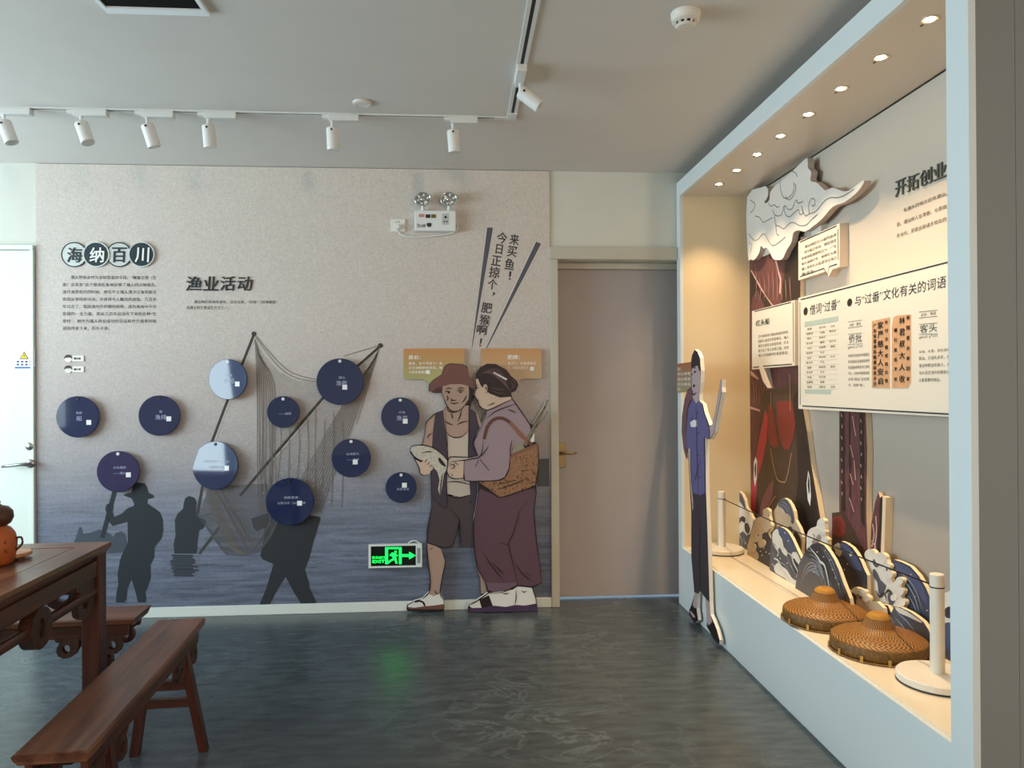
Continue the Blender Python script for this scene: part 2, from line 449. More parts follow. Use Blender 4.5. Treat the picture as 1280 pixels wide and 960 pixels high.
# ---- baseboard
base_m = mat('baseboard_white', '#d5dbd5', .45)
struct('baseboard_back', bx((-2.44, D-.024, 0), (.553, D-.0, .058), .003), base_m)

# ---- right-hand door, set back in its opening
door_m = mat('door_paint_grey', '#a59e9d', .5, noise=.02, nscale=6)
trim_m = mat('door_trim_cream', '#b9b5a7', .45)
brass = mat('aged_brass', '#8d7c58', .35, metal=.8)
d1 = bpy.data.objects.new('door_1', None); COL.objects.link(d1); d1.location = (1.05, D+.15, 0); d1['kind'] = 'structure'
link('door_leaf', bx((.608, D+.14, .012), (1.47, D+.18, 2.125), .003), door_m, d1)
bm = new()
box(bm, (.553, D-.03, 0), (.602, D+.0, 2.1275), bevel=.004); box(bm, (.578, D-.0, 0), (.604, D+.2, 2.13))
link('door_jamb', bm, trim_m, d1)
bm = new()
box(bm, (.553, D-.03, 2.128), (1.349, D+.0, 2.205), bevel=.004); box(bm, (.604, D-.0, 2.125), (1.50, D+.2, 2.150))
box(bm, (.604, D+.10, 2.09), (1.50, D+.14, 2.125))
link('door_head', bm, trim_m, d1)
link('door_jamb', bx((1.475, D-.0, 0), (1.50, D+.2, 2.13)), trim_m, d1)
p0 = PW(694.5, 554, D+.14); p1 = PW(705.5, 584, D+.14)
hp = link('handle_plate', bx((p0.x+.006, D+.132, p1.z), (p1.x+.006, D+.14, p0.z), .002), brass, d1)
hc = PW(700, 566, D+.13)
bm = new(); tube(bm, [(hc.x+.006, D+.134, hc.z), (hc.x+.006, D+.085, hc.z)], .011); tube(bm, [(hc.x, D+.09, hc.z), (hc.x+.03, D+.083, hc.z+.004), (hc.x+.07, D+.083, hc.z-.001), (hc.x+.098, D+.087, hc.z+.003)], .008, rs=[.010, .009, .007, .006])
link('door_handle', bm, brass, d1, True)

# ---- left-hand door
wd = mat('door_white', '#dfe8e0', .4)
d2 = bpy.data.objects.new('door_2', None); COL.objects.link(d2); d2.location = (-2.93, D, 0); d2['kind'] = 'structure'
link('door_leaf', bx((-3.38, D-.022, .01), (-2.497, D, 2.158), .003), wd, d2)
link('door_head', bx((-3.44, D-.03, 2.163), (-2.478, D, 2.19), .004), wd, d2)
link('door_jamb', bx((-2.494, D-.03, 0), (-2.476, D, 2.163), .003), wd, d2)
steel = mat('brushed_steel', '#9b9c98', .28, metal=.9)
dark_m = mat('dark_gap', '#101114', .6)
lk = PW(37.5, 558, D-.022)
bm = new(); lathe(bm, [(0, -.012), (.02, -.012), (.024, -.004), (.024, 0)], (lk.x, D-.022, lk.z), 'Y', 24); link('lock_cylinder', bm, steel, d2, True)
hd = PW(38, 579.5, D-.03)
bm = new(); lathe(bm, [(0, -.016), (.022, -.016), (.027, -.006), (.027, 0)], (hd.x, D-.022, hd.z), 'Y', 24); link('handle_rose', bm, steel, d2, True)
bm = new(); tube(bm, [(hd.x, D-.03, hd.z), (hd.x, D-.07, hd.z)], .010); tube(bm, [(hd.x+.006, D-.07, hd.z), (hd.x-.03, D-.075, hd.z), (hd.x-.09, D-.073, hd.z-.007), (hd.x-.135, D-.068, hd.z-.012)], .01, rs=[.011, .010, .009, .008])
link('door_handle', bm, steel, d2, True)
# notice stuck to that door
pd = Plane('W', D-.0235)
ns = thing('door_notice', PW(31, 461, D-.024), 'small white safety notice with yellow warning triangle on the left door', 'sign')
board('notice_sheet', pd, [(18.5, 435.5), (43.5, 435.5), (43.5, 460.5), (18.5, 460.5)], .001, mat('notice_white', '#eef3f8', .5), ns)
printed('notice_band', pd, [(18.5, 458.5), (43.5, 458.5), (43.5, 460.5), (18.5, 460.5)], 1, mat('notice_blue', '#2f62ad', .5), ns)
printed('warning_triangle', pd, [(30.2, 439), (36, 449), (24.5, 449)], 1, mat('notice_dark', '#3a3521', .5), ns)
printed('warning_triangle', pd, [(30.2, 440.6), (34.6, 448.2), (25.9, 448.2)], 2, mat('warning_yellow', '#f2cf22', .5), ns)
printed('exclamation_mark', pd, [(29.7, 443), (30.8, 443), (30.5, 447.2), (30, 447.2)], 3, mat('notice_dark', '#3a3521', .5), ns)
bm = new()
for r in range(2):
    for c in range(4):
        x, y = 21+c*5.3, 451+r*3.6
        ngon(bm, [pd.at(x, y, .0009), pd.at(x, y+2.2, .0009), pd.at(x+3, y+2.2, .0009), pd.at(x+3, y, .0009)])
link('notice_icons', bm, mat('notice_ink', '#33445e', .5), ns)

# ================================================================== mural
MF = D-.012
pm = Plane('W', MF)
mural = thing('wall_mural', (-.96, MF, .058), 'linen wall mural print of fishermen silhouettes netting in misty grey water', 'mural')
link('mural_panel', bx((-2.470, MF, .056), (.553, D-.0005, CEIL-.004)), mural_material(), mural)
sil = mat('silhouette_ink', '#20272e', .65); sil2 = mat('silhouette_ink_soft', '#282e35', .65); sil3 = mat('silhouette_far', '#3f4752', .7)
pole_ink = mat('pole_ink', '#3c3937', .65)
# distant boat with passengers
printed('printed_boat', pm, [(88, 686), (95, 672), (99, 659), (102, 659), (104, 667), (112, 666), (124, 662), (131, 664), (138, 667), (141, 671), (145, 666), (152, 664), (157, 668), (159, 678), (160, 690), (135, 692)], 1, sil3, mural)
# man with the pole
printed('printed_fisherman', pm, [(154, 619), (160, 616), (164, 616), (166, 608), (170, 603), (181, 604), (184, 609), (186, 616), (192, 619), (193, 622), (185, 624), (184, 629), (190, 633), (200, 640), (203.5, 649), (204, 663), (202, 673), (193, 684), (193, 697), (188, 706), (188.5, 722), (184, 736), (181.5, 740), (183, 747), (182.5, 753), (172.5, 753), (170, 742), (164.5, 724), (159.5, 735), (158, 748), (156, 753), (145, 753), (145.5, 742), (148, 730), (147, 718), (150, 700), (154, 690), (160, 678), (159.5, 652), (150, 655), (141, 657.5), (136, 652), (134, 643), (131.5, 636), (133, 631), (138, 628), (142, 632), (141, 640), (143, 646), (152, 642), (160, 635), (167, 632.5), (168, 630), (164.5, 623)], 2, sil, mural)
strokes('printed_pole', pm, [[(146, 604), (128, 672)]], .026, 2, sil, mural, 0)
# wading man at the net
printed('printed_fisherman', pm, [(229.5, 629), (232, 622), (237, 620), (243, 622), (246, 628), (245, 640), (248, 646), (254, 648.5), (258, 653), (255, 660), (249, 663), (247, 675), (246, 692), (218, 692), (217, 680), (219.5, 669), (218.5, 650), (222, 642), (229, 636)], 2, sil2, mural)
strokes('printed_reflection', pm, [[(216+random.uniform(-3, 2), 694+i*2.3), (244+random.uniform(-4, 5), 694.4+i*2.3)] for i in range(12)], .0085, 2, sil2, mural, 0)
# walker carrying a basket
printed('printed_fisherman', pm, [(314, 648), (336, 641), (362, 640), (400, 646), (400.5, 649), (391, 680), (387, 697), (381, 712), (386, 727), (387, 735), (396, 754), (376.5, 755), (366, 738), (357, 721), (348, 735), (337, 756), (324, 757), (333, 735), (342, 705), (328, 699), (325.5, 694), (330, 672), (331, 660), (321, 664), (317, 660)], 2, mat('silhouette_walker', '#262a2f', .65), mural)
# net frame poles and netting
strokes('printed_pole', pm, [[(317.5, 418), (300, 462), (280, 512), (262, 560), (246, 646)], [(475, 433), (410, 490), (335, 578), (300, 620)], [(275, 658), (249, 692)]], .015, 3, pole_ink, mural, 0)
strokes('pole_highlight', pm, [[(319.5, 420), (303, 463), (282.5, 513), (266, 558)], [(473, 438), (412, 492), (338, 579)]], .005, 3, mat('pole_light', '#cfc8bf', .7), mural, 0)
bm = new()
for cx, cy in ((317.5, 417.5), (475.5, 432)):
    ngon(bm, [pm.at(cx+3.2*math.cos(2*PI*k/10), cy+3.2*math.sin(2*PI*k/10), .002) for k in range(10)])
link('printed_pulley', bm, pole_ink, mural)
haze = alpha_print('net_haze', '#6d675f', .16); haze2 = alpha_print('net_haze_dark', '#5d5d60', .42)
printed('printed_net', pm, [(318, 422), (330, 443), (350, 466), (372, 476), (398, 477), (440, 460), (472, 440), (455, 500), (430, 570), (400, 640), (376, 640), (330, 640), (322, 560), (320, 480)], 3, haze, mural, 0)
printed('printed_net', pm, [(247, 644), (254, 626), (262, 608), (300, 606), (334, 604), (352, 642), (342, 668), (326, 690), (304, 695), (284, 694), (276, 684), (262, 664)], 4, haze2, mural, 0)
ln = []
rnd = random.Random(3)
for i in range(9):
    x = 322+i*2.6; ln.append([(319+i*.8, 424+i*3), (x, 480), (x+rnd.uniform(-1, 2), 560), (x+rnd.uniform(-2, 4), 640)])
for i in range(12):
    t = i/11; ln.append([(473-6*t, 438+12*t), (452-26*t, 500+10*t), (424-40*t, 575+10*t), (400-46*t, 642)])
for i in range(9):
    x = 340+i*11; ln.append([(x, 500+rnd.uniform(0, 40)), (x+rnd.uniform(-2, 2), 560), (x-3+rnd.uniform(-4, 3), 610+rnd.uniform(0, 25))])
for i in range(7):
    t = i/6; ln.append([(252+14*t, 600+8*t), (266+16*t, 640+10*t), (284+16*t, 680+6*t), (300+8*t, 692)])
for i in range(5):
    ln.append([(268+i*5, 612), (288+i*5, 650), (306+i*3, 684)])
ln += [[(319, 420), (330, 436), (350, 460), (372, 473), (398, 477)], [(321, 421), (342, 446), (365, 466), (397, 475)], [(475, 432), (450, 439), (430, 445)], [(474, 434), (464, 470), (446, 530)]]
strokes('printed_net_folds', pm, [[(248, 645), (262, 664), (276, 684), (284, 694)], [(268, 612), (282, 634), (298, 664), (310, 688)], [(276, 612), (292, 640), (306, 668)], [(316, 690), (330, 668), (338, 648), (330, 630)], [(322, 690), (336, 672), (350, 645)], [(290, 640), (300, 650), (312, 676)], [(250, 646), (266, 642), (280, 652)]], .010, 5, mat('net_fold_ink', '#4f4e50', .7), mural, 4, True)
strokes('printed_net_cords', pm, ln, .0035, 6, mat('net_cord_ink', '#6c655e', .7), mural)
foam = mat('spray_ink', '#c9c6c4', .7)
bm = new()
for i in range(420):
    k = rnd.random()
    if k < .35: x, y = 290+rnd.gauss(14, 9), 548+rnd.gauss(8, 16)
    elif k < .8: x, y = rnd.gauss(385, 26), rnd.gauss(590, 22)
    else: x, y = rnd.gauss(530, 22), rnd.gauss(600, 24)
    s = rnd.uniform(.3, .7); ngon(bm, [pm.at(x-s, y, .0032), pm.at(x, y+s, .0032), pm.at(x+s, y, .0032), pm.at(x, y-s, .0032)])
tag(link('printed_spray', bm, foam, mural), kind='stuff')
rip = []
for i in range(60):
    y = rnd.uniform(690, 752); x = rnd.uniform(200, 500); w = rnd.uniform(8, 40); rip.append([(x, y), (x+w*.5, y-rnd.uniform(-1, 1)), (x+w, y-rnd.uniform(-.5, .8))])
strokes('printed_ripples', pm, rip, .004, 1, mat('ripple_ink', '#4c525e', .7), mural, 3, True)
printed('printed_shore', pm, [(672, 574), (686, 573), (686.5, 608), (671, 608)], 1, mat('shore_ink', '#55585e', .7), mural)
# printed paragraphs
ink = mat('text_ink', '#3a3838', .6)
P1 = ['　　潮人把商业作为发财致富的手段。“赚皱生理（生', '意）会发家”这个俚语形象地反映了潮人的这种观念。', '清代海禁初开的时候，便有不少潮人漂洋过海到南洋', '各国从事经商活动，并获得令人瞩目的成就。几百多', '年过去了，现居海内外的潮州商帮，成为商海中不可', '忽视的一支力量。而从几百年前流传下来的各种“生', '意经”，则作为潮人商业成功的见证和世代遵奉的祖', '训而传承下来，历久不衰。']
for i, t in enumerate(P1):
    y = 344.3+i*9.13
    lettering('paragraph_line', t.strip('　'), pm, (88.5 if i == 0 else 78.3, y, 137 if i == 7 else 195.5, y+4.6), ink, mural, bold=.004)
P2 = ['潮汕地区的海岸漫长，自古以来，“讨海”（出海捕鱼）', '是潮人的主要谋生方式之一。']
lettering('paragraph_line', P2[0], pm, (242.5, 375.2, 346, 379.4), ink, mural, bold=.004)
lettering('paragraph_line', P2[1], pm, (233, 382.4, 286, 386.6), ink, mural, bold=.004)
# shout lines of the fish seller
bar_m = mat('shout_bar_ink', '#53545f', .6); cal = mat('shout_ink', '#3a3a3f', .6)
edge_m = mat('shout_edge', '#d8d3cc', .6)
printed('shout_bar', pm, [(608.2, 283.6), (617.2, 283.6), (590.9, 437), (588.6, 437)], 1, edge_m, mural)
printed('shout_bar', pm, [(609, 284.4), (616.3, 284.4), (590.2, 436), (589.3, 436)], 2, bar_m, mural)
printed('shout_bar', pm, [(669.3, 300.7), (677.5, 304.6), (608.6, 437.5), (606.0, 436.6)], 1, edge_m, mural)
printed('shout_bar', pm, [(670.2, 301.8), (676.4, 304.8), (608, 436.6), (607, 436)], 2, bar_m, mural)
for ch, cx, cy, w, h, a in (('来', 643, 299.5, 12, 14, -.12), ('买', 640, 314.5, 12.5, 13.5, -.12), ('鱼', 637, 330, 12, 14, -.12), ('！', 637.5, 344.5, 3.2, 10.5, -.12), ('今', 627.5, 297.5, 13, 14.5, -.14), ('日', 624, 311.5, 8.5, 12, -.14), ('正', 620.5, 326, 12.5, 12.5, -.14), ('掠', 618, 340.5, 13.5, 14, -.14), ('个', 615.5, 355.5, 12, 13.5, -.14), ('，', 617, 367.5, 3.6, 4.6, -.14), ('肥', 608.5, 385, 13.5, 13, -.14), ('猴', 606, 400, 13.5, 13, -.14), ('啊', 602.5, 412.5, 13.5, 12, -.14), ('！', 600.8, 428, 2.6, 10, -.14)):
    lettering('shout_character', ch, pm, (cx-w/2, cy-h/2, cx+w/2, cy+h/2), cal, mural, bold=.02, roll=a)

# ---- raised titles
blk = mat('title_black', '#26313a', .3)
silver = mat('badge_silver', '#c9ceca', .25, metal=.3); navy = mat('badge_dark', '#22333a', .25)
for ch, cx, dark in (('海', 93.5, 0), ('纳', 121.5, 1), ('百', 149.5, 0), ('川', 178, 1)):
    c = PW(cx, 318.5, MF); R = .0725 if dark else .0715
    th = thing('title_badge', (c.x, MF, c.z-R), {'海': 'round pale title badge bearing the character 海, first of the four', '纳': 'round dark title badge bearing the white character 纳', '百': 'round pale title badge bearing the character 百', '川': 'round dark title badge bearing the white character 川, last of the four'}[ch], 'title badge', 'round title badges above the paragraph')
    d0 = .012 if dark else .006
    bm = new(); lathe(bm, [(0, -d0), (R, -d0), (R, 0), (0, 0)], (c.x, MF-.0005, c.z), 'Y', 40); link('badge_disc', bm, navy if dark else silver, th)
    bm = new(); lathe(bm, [(R-.004, -d0-.0012), (R+.002, -d0-.0012), (R+.002, 0), (R-.004, 0), (R-.004, -d0-.0012)], (c.x, MF-.0005, c.z), 'Y', 40); link('badge_rim', bm, silver if dark else navy, th)
    lettering('badge_character', ch, Plane('W', MF-.0005-d0), (cx-9.3, 309.3, cx+9.3, 328), mat('title_white', '#eff2ee', .4) if dark else blk, th, depth=.004, off=.0003, bold=.016, shear=.06)
tl = thing('title_lettering', PW(274, 364, MF), 'raised dark lettering reading 渔业活动 on the mural', 'lettering')
for i, ch in enumerate('渔业活动'):
    x = 233+i*21.3
    lettering('title_character', ch, pm, (x, 345.5, x+19, 363.5), blk, tl, depth=.006, off=.0, bold=.012, shear=.08)

# ---- two little name plates
face_m = mat('plate_face', '#e3d9d0', .5); hairp = mat('plate_hair', '#3a2426', .5)
for cy, txt, lab in ((448, '潮小妹', 'upper of two tiny white name plates with a dark-haired head'), (461.5, '潮小弟', 'lower of two tiny white name plates with a dark-haired head')):
    np_ = thing('name_plate', PW(92, cy+4, MF), lab, 'name plate', 'tiny name plates on the mural')
    board('plate', Plane('W', MF-.006), [(90, cy-3.4), (104.5, cy-3.4), (104.5, cy+3.6), (90, cy+3.6)], .0055, mat('plate_white', '#e9e7e2', .45), np_)
    cx = 85.3
    board('head', Plane('W', MF-.007), [(cx+5*math.cos(2*PI*k/16), cy+4.8*math.sin(2*PI*k/16)) for k in range(16)], .0065, face_m, np_)
    printed('hair', Plane('W', MF-.007), [(cx-5, cy+.8), (cx-4.6, cy-2.6), (cx-1.5, cy-4.8), (cx+2, cy-4.7), (cx+4.6, cy-2.4), (cx+5, cy+.8), (cx+3, cy-1), (cx-2.5, cy-1)], 1, hairp, np_)
    lettering('lettering', txt, Plane('W', MF-.006), (92, cy-1.6, 101, cy+1.7), ink, np_, bold=.02)

# ---- hanging acrylic discs
acr = mat('acrylic_navy', '#252e4e', .04, spec=.6); acr2 = mat('acrylic_violet_navy', '#312f52', .05, spec=.6)
disc_txt = mat('disc_text', '#a7adc4', .4); tile_m = mat('disc_tile', '#e8e9ea', .5); hole_l = mat('stud_white', '#dedfdc', .4); hole_d = mat('stud_black', '#14161d', .4)
DISCS = [(97, 521, 26.8, 'd', '舢板|船', 'navy acrylic disc far left beside the left door', 18, 7),
         (199, 519.5, 26, 'd', '扈|渔排', 'navy acrylic disc right of the leftmost disc, above the pole fisherman', 16, 4),
         (147.5, 589.5, 26.6, 'w', '大头围网|——滩头', 'violet-navy acrylic disc held up by the pole fisherman silhouette', 17, 4),
         (286, 474, 25.8, 'w', '讨海|渔船', 'navy acrylic disc crossing the tall net pole under the title', 17, 6),
         (269, 582.5, 30.8, 'd', '南澳渔民号子（选）|出海捕鱼谣', 'large navy acrylic disc above the wading fisherman silhouette', 20, 3),
         (354, 515, 20.2, 'w', '——拖网', 'small unmarked navy disc in the net, between the two poles', 99, 99),
         (425, 477, 29.4, 'w', '潮汕|渔歌', 'large navy acrylic disc just below the right net pole tip', 10, 7),
         (439, 572.5, 24.4, 'w', '出海看天|——渔谚', 'navy acrylic disc right of the net cords, above the exit sign', 9, 5),
         (500.5, 520.5, 24, 'w', '开渔|渔节', 'navy acrylic disc just left of the hatted man cutout', 10, 6),
         (501.5, 609.5, 19.4, 'w', '渔家食谱', 'small navy acrylic disc beside the fish, above the exit sign', 8, -3),
         (362.5, 627, 30, 'd', '海路漫漫，|以歌为伴（汕）渔歌', 'large navy acrylic disc on the walking silhouette with the basket', 16, 2)]
TILT = {3: (-11.0, 0), 4: (-10.5, -3.6)}   # degrees a disc hangs off the wall plane (turn, lean)
for i, (cx, cy, rp, hk, txt, lab, qx, qy) in enumerate(DISCS):
    F_ = MF-.034
    c = PW(cx, cy, F_); R = (PW(cx+rp, cy, F_)-c).length
    th = thing('info_disc', (c.x, MF, c.z-R), lab, 'disc', 'navy acrylic discs on the mural')
    bm = new(); lathe(bm, [(0, 0), (R-.002, 0), (R, .002), (R, .010), (R-.002, .012), (0, .012)], (c.x, F_, c.z), 'Y', 64); link('disc_plate', bm, acr2 if i == 2 else acr, th)
    bm = new(); lathe(bm, [(0, 0), (.016, 0), (.016, .0222), (0, .0222)], (c.x, F_+.012, c.z), 'Y', 16); link('spacer', bm, hole_d, th)
    hz = c.z+R-.017
    bm = new(); lathe(bm, [(0, -.003), (.008, -.003), (.0095, -.001), (.0095, 0), (0, 0)], (c.x, F_-.0002, hz), 'Y', 16); link('stud', bm, hole_l if hk == 'w' else hole_d, th)
    pl = Plane('W', F_-.0004)
    lines = txt.split('|'); hgt = 3.6
    for k, t in enumerate(lines):
        big = (len(t) <= 3 and k == 1); hh = 6.2 if big else 3.2; w = len(t)*(7.0 if big else 3.9)
        yy = cy+(k-(len(lines)-1))*7.0+2
        lettering('disc_lettering', t, pl, (cx-w/2+2, yy-hh/2, cx+w/2+2, yy+hh/2), disc_txt, th, bold=.0)
    if qx < 90:
        bmq = new(); s = 3.0
        w4 = [pl.at(cx+qx-4-s, cy+qy-s), pl.at(cx+qx-4-s, cy+qy+s), pl.at(cx+qx-4+s, cy+qy+s), pl.at(cx+qx-4+s, cy+qy-s)]
        link('white_tile', slab(bmq, w4, -.001, (0, -1, 0)), tile_m, th)
    if i in TILT: th.rotation_euler = (math.radians(TILT[i][1]), 0, math.radians(TILT[i][0]))

# ---- emergency twin lamp, socket and lead
ew = mat('lamp_housing_white', '#dfe3e0', .35)
pe = Plane('W', MF)
el = thing('emergency_light', PW(543, 290, MF), 'white twin-head emergency light box high on the mural', 'emergency light')
a = PW(518, 263, MF-.05); b = PW(570, 289, MF-.05)
link('housing', bx((a.x, MF-.055, b.z), (b.x, MF-.0005, a.z), .006), ew, el)
chrome = mat('lamp_reflector', '#cfd3d2', .12, metal=.9); glassm = mat('lamp_lens', '#e9eeee', .08, spec=.8)
for cx in (528.5, 561):
    c = PW(cx, 249.5, MF-.05); Rr = .050
    hd_ = new(); lathe(hd_, [(0, .040), (.024, .036), (.044, .010), (Rr, -.006), (Rr, -.014), (Rr-.005, -.014), (Rr-.008, -.006), (.030, .006), (.016, .012), (.016, -.004), (.008, -.012), (0, -.013)], (c.x, MF-.055, c.z), 'Y', 28)
    for v in hd_.verts: v.co.z = c.z+(v.co.z-c.z)*.82
    ho = link('lamp_head', hd_, chrome, el, True)
    bm = new()
    for k in range(6):
        an = 2*PI*k/6+.3; q = Vector((c.x+.031*math.cos(an), MF-.0615, c.z+.026*math.sin(an)))
        lathe(bm, [(0, -.004), (.006, -.002), (.007, .002)], q, 'Y', 8)
    link('lamp_facets', bm, glassm, ho)
    bm = new(); tube(bm, [(c.x, MF-.04, c.z-.036), (c.x, MF-.035, a.z+.006)], .009); tube(bm, [(c.x, MF-.035, a.z+.010), (c.x, MF-.035, a.z-.002)], .015); link('lamp_neck', bm, ew, el)
pf = Plane('W', MF-.0555)
for nm, r, m in (('warning_label', (523.5, 267.5, 530.5, 271.5), '#c98a86'), ('spec_label', (532, 268, 538, 272.5), '#2a2620'), ('spec_label', (539, 268, 545, 272.5), '#6b5a22'), ('indicator_panel', (552.5, 267, 561, 281), '#b9bdbb')):
    printed(nm, pf, [(r[0], r[1]), (r[2], r[1]), (r[2], r[3]), (r[0], r[3])], 1, mat(nm+m, m, .4), el)
bm = new()
for cx, cy, rr in ((557, 271.5, 1.6), (555.3, 277, 1), (558.6, 277, 1)):
    ngon(bm, [pf.at(cx+rr*math.cos(2*PI*k/10), cy+rr*math.sin(2*PI*k/10), .0015) for k in range(10)])
link('indicator_leds', bm, dark_m, el)
lettering('maker_mark', '劳士 LAMP', pf, (521.5, 279.5, 532, 284.5), mat('label_ink', '#2a2e31', .5), el, bold=.01)
bm = new()
ngon(bm, [pf.at(536.5+3*math.cos(PI*k/10), 280+4*math.sin(PI*k/10), .0012) for k in range(11)]); ngon(bm, [pf.at(536.5+3.2*math.cos(2*PI*k/12), 279.6+1*math.sin(2*PI*k/12), .0012) for k in range(12)])
link('emblem', bm, mat('label_ink', '#2a2e31', .5), el)
so = thing('wall_socket', PW(497.5, 291, MF), 'white wall socket left of the emergency light, plug inserted', 'socket')
a = PW(488.5, 273.5, MF-.012); b = PW(506.5, 289.5, MF-.012)
link('socket_plate', bx((a.x, MF-.012, b.z), (b.x, MF-.0005, a.z), .002), mat('socket_white', '#e2e0da', .4), so)
bm = new()
for x in (495.8, 498.8): ngon(bm, [Plane('W', MF-.0122).at(x+.7*math.cos(2*PI*k/8), 277.3+.8*math.sin(2*PI*k/8)) for k in range(8)])
link('socket_holes', bm, dark_m, so)
ca = thing('power_cord', PW(520, 296, MF), 'thin white cord sagging from socket to emergency light', 'cord')
c = PW(497, 283.5, MF-.02)
link('plug', bx((c.x-.013, MF-.042, c.z-.016), (c.x+.013, MF-.0125, c.z+.014), .006), ew, ca)
pts = [(c.x, MF-.032, c.z-.012)] + [tuple(PW(x, y, MF-.012)) for x, y in ((497.5, 289), (502, 293.5), (512, 296), (530, 296), (552, 294), (566, 291), (571.3, 287), (571.8, 280))]
bm = new(); tube(bm, smooth_open(pts, 4), .0042, 8); link('cord', bm, ew, ca, True)

# ---- exit sign
ex = thing('exit_sign', PW(495, 709, MF), 'green glowing running man exit sign with white frame and arrow', 'exit sign')
EF = MF-.030
a = PW(460.5, 681, EF); b = PW(527.5, 709, EF)
bm = new()
fr = .014
box(bm, (a.x, EF, a.z-fr*.8), (b.x, MF-.0005, a.z), bevel=.002); box(bm, (a.x, EF, b.z), (b.x, MF-.0005, b.z+fr*.8), bevel=.002)
box(bm, (a.x, EF, b.z+fr*.7), (a.x+fr, MF-.0005, a.z-fr*.7)); box(bm, (b.x-fr*2.6, EF, b.z+fr*.7), (b.x, MF-.0005, a.z-fr*.7))
link('sign_frame', bm, mat('sign_frame_white', '#d9dedb', .35), ex)
link('sign_panel', bx((a.x+fr*.9, EF+.006, b.z+fr*.6), (b.x-fr*2.5, EF+.014, a.z-fr*.6)), mat('sign_black', '#04120a', .25), ex)
printed('test_panel', Plane('W', EF), [(521.5, 685), (525.5, 685), (525.5, 704), (521.5, 704)], 1, mat('test_grey', '#8c9492', .4), ex)
gl = mat('exit_green_glow', '#0fae58', .5, emit='#0cff4c', es=2.4)
px_ = Plane('W', EF+.0055)
lettering('sign_lettering', '安全出口', px_, (465, 695.3, 481, 698.6), gl, ex, off=.0006, bold=.015)
lettering('sign_lettering', 'EXIT', px_, (465.5, 700, 481, 703.8), gl, ex, off=.0006, bold=.02)
bm = new()
for q in ([(481.5, 684), (485, 684), (485, 705), (481.5, 705)], [(498.8, 684), (502, 684), (502, 705), (498.8, 705)], [(485, 684), (498.8, 684), (498.8, 686.2), (485, 686.2)]):
    ngon(bm, [px_.at(x, y, .0008) for x, y in q])
ngon(bm, [px_.at(494.5+1.6*math.cos(2*PI*k/12), 689.8+1.6*math.sin(2*PI*k/12), .001) for k in range(12)])
for q in ([(490, 690.5), (494, 692), (495.5, 698), (492.5, 699.5), (489.5, 695)], [(494, 692), (497.4, 694), (496.6, 695.6), (493.5, 694)], [(490, 690.6), (486.8, 694), (488, 695.2), (491, 692.6)], [(492.6, 698), (495.6, 698), (496.6, 704.5), (494.6, 704.5)], [(492, 697.5), (493.6, 699.4), (489, 701.4), (485.5, 704.6), (484.2, 703.2), (488, 699.6)]):
    ngon(bm, [px_.at(x, y, .0011) for x, y in q])
link('running_man', bm, gl, ex)
bm = new()
ngon(bm, [px_.at(x, y, .0008) for x, y in [(502, 692.8), (511.5, 692.8), (511.5, 689.8), (519.5, 694.4), (511.5, 699), (511.5, 696), (502, 696)]])
link('sign_arrow', bm, gl, ex)
bm = new(); tube(bm, smooth_open([tuple(PW(x, y, MF-.006)) for x, y in ((509, 681), (513, 677), (519, 676), (525, 679))], 4), .0035, 6)
link('sign_lead', bm, ew, ex, True)
# ================================================================== speech bubbles and the pair of cutout figures by the mural
core = mat('board_core_white', '#e6e0d4', .6)
txtw = mat('bubble_text', '#f1ece2', .5)
PB = Plane('W', MF-.022)
zt, zb = PW(540, 436, MF).z, PW(540, 478, MF).z
for lab, out, ttl, tr, ls, tm, tile in (
    ('orange and green speech bubble board left above the hatted man cutout', [(504.5, 437), (505.5, 435.8), (579.5, 435.8), (580.5, 437), (580.5, 473), (579.5, 474.2), (545, 474.2), (538, 481), (530, 474.2), (505.5, 474.2), (504.5, 473)], '昌伯：', (511, 444, 526, 449.3), [('鱼鲜，在今早掠个！来', 511, 553), ('正正海鲜新鲜来卖，咱', 511, 553), ('大家来看看来', 511, 534)], ('#c08650', '#9ea36d'), (535, 465)),
    ('orange speech bubble board above the woman cutout with basket', [(601, 437), (602, 435.8), (676, 435.8), (677, 437), (677, 472), (676, 473.4), (652, 473.4), (647, 478), (640, 473.4), (602, 473.4), (601, 472)], '肥姨：', (634.5, 443.5, 650, 449.3), [('真无个，好鱼真来买', 634.5, 670), ('了，咱就买来吃了', 634.5, 660)], ('#bd8953', '#bfa986'), (665, 461))):
    t = thing('speech_bubble', PW(out[0][0]+38, 478, MF), lab, 'speech bubble', 'speech bubble boards over the pair')
    board('bubble_board', PB, out, .020, vgrad('bubble_print_'+ttl[0], tm[0], tm[1], zb, zt), t)
    lettering('bubble_title', ttl, PB, tr, txtw, t, bold=.02)
    for k, (s, x0, x1) in enumerate(ls):
        lettering('bubble_lettering', s, PB, (x0, 452.5+k*5.4, x1, 456.3+k*5.4), txtw, t, bold=.01)
    s = 2.4
    printed('white_tile', PB, [(tile[0]-s, tile[1]-s), (tile[0]-s, tile[1]+s), (tile[0]+s, tile[1]+s), (tile[0]+s, tile[1]-s)], 2, tile_m, t)

skin = mat('print_skin', '#a98c7c', .55); skin2 = mat('print_skin_pale', '#c5ac99', .55); inkl = mat('print_ink', '#1d1416', .55)
hatm = mat('print_hat', '#6f4841', .55, noise=.25, nscale=160); hatd = mat('print_hat_under', '#4a2d2b', .55)
vest = mat('print_vest', '#3c3340', .55); under = mat('print_undershirt', '#bcaea0', .55); shorts = mat('print_shorts', '#463a3d', .55)
fishm = mat('print_fish', '#bdb5a6', .55, noise=.2, nscale=60); sockw = mat('print_white', '#dcdcd6', .55); sole = mat('print_sole_brown', '#6b463c', .55)

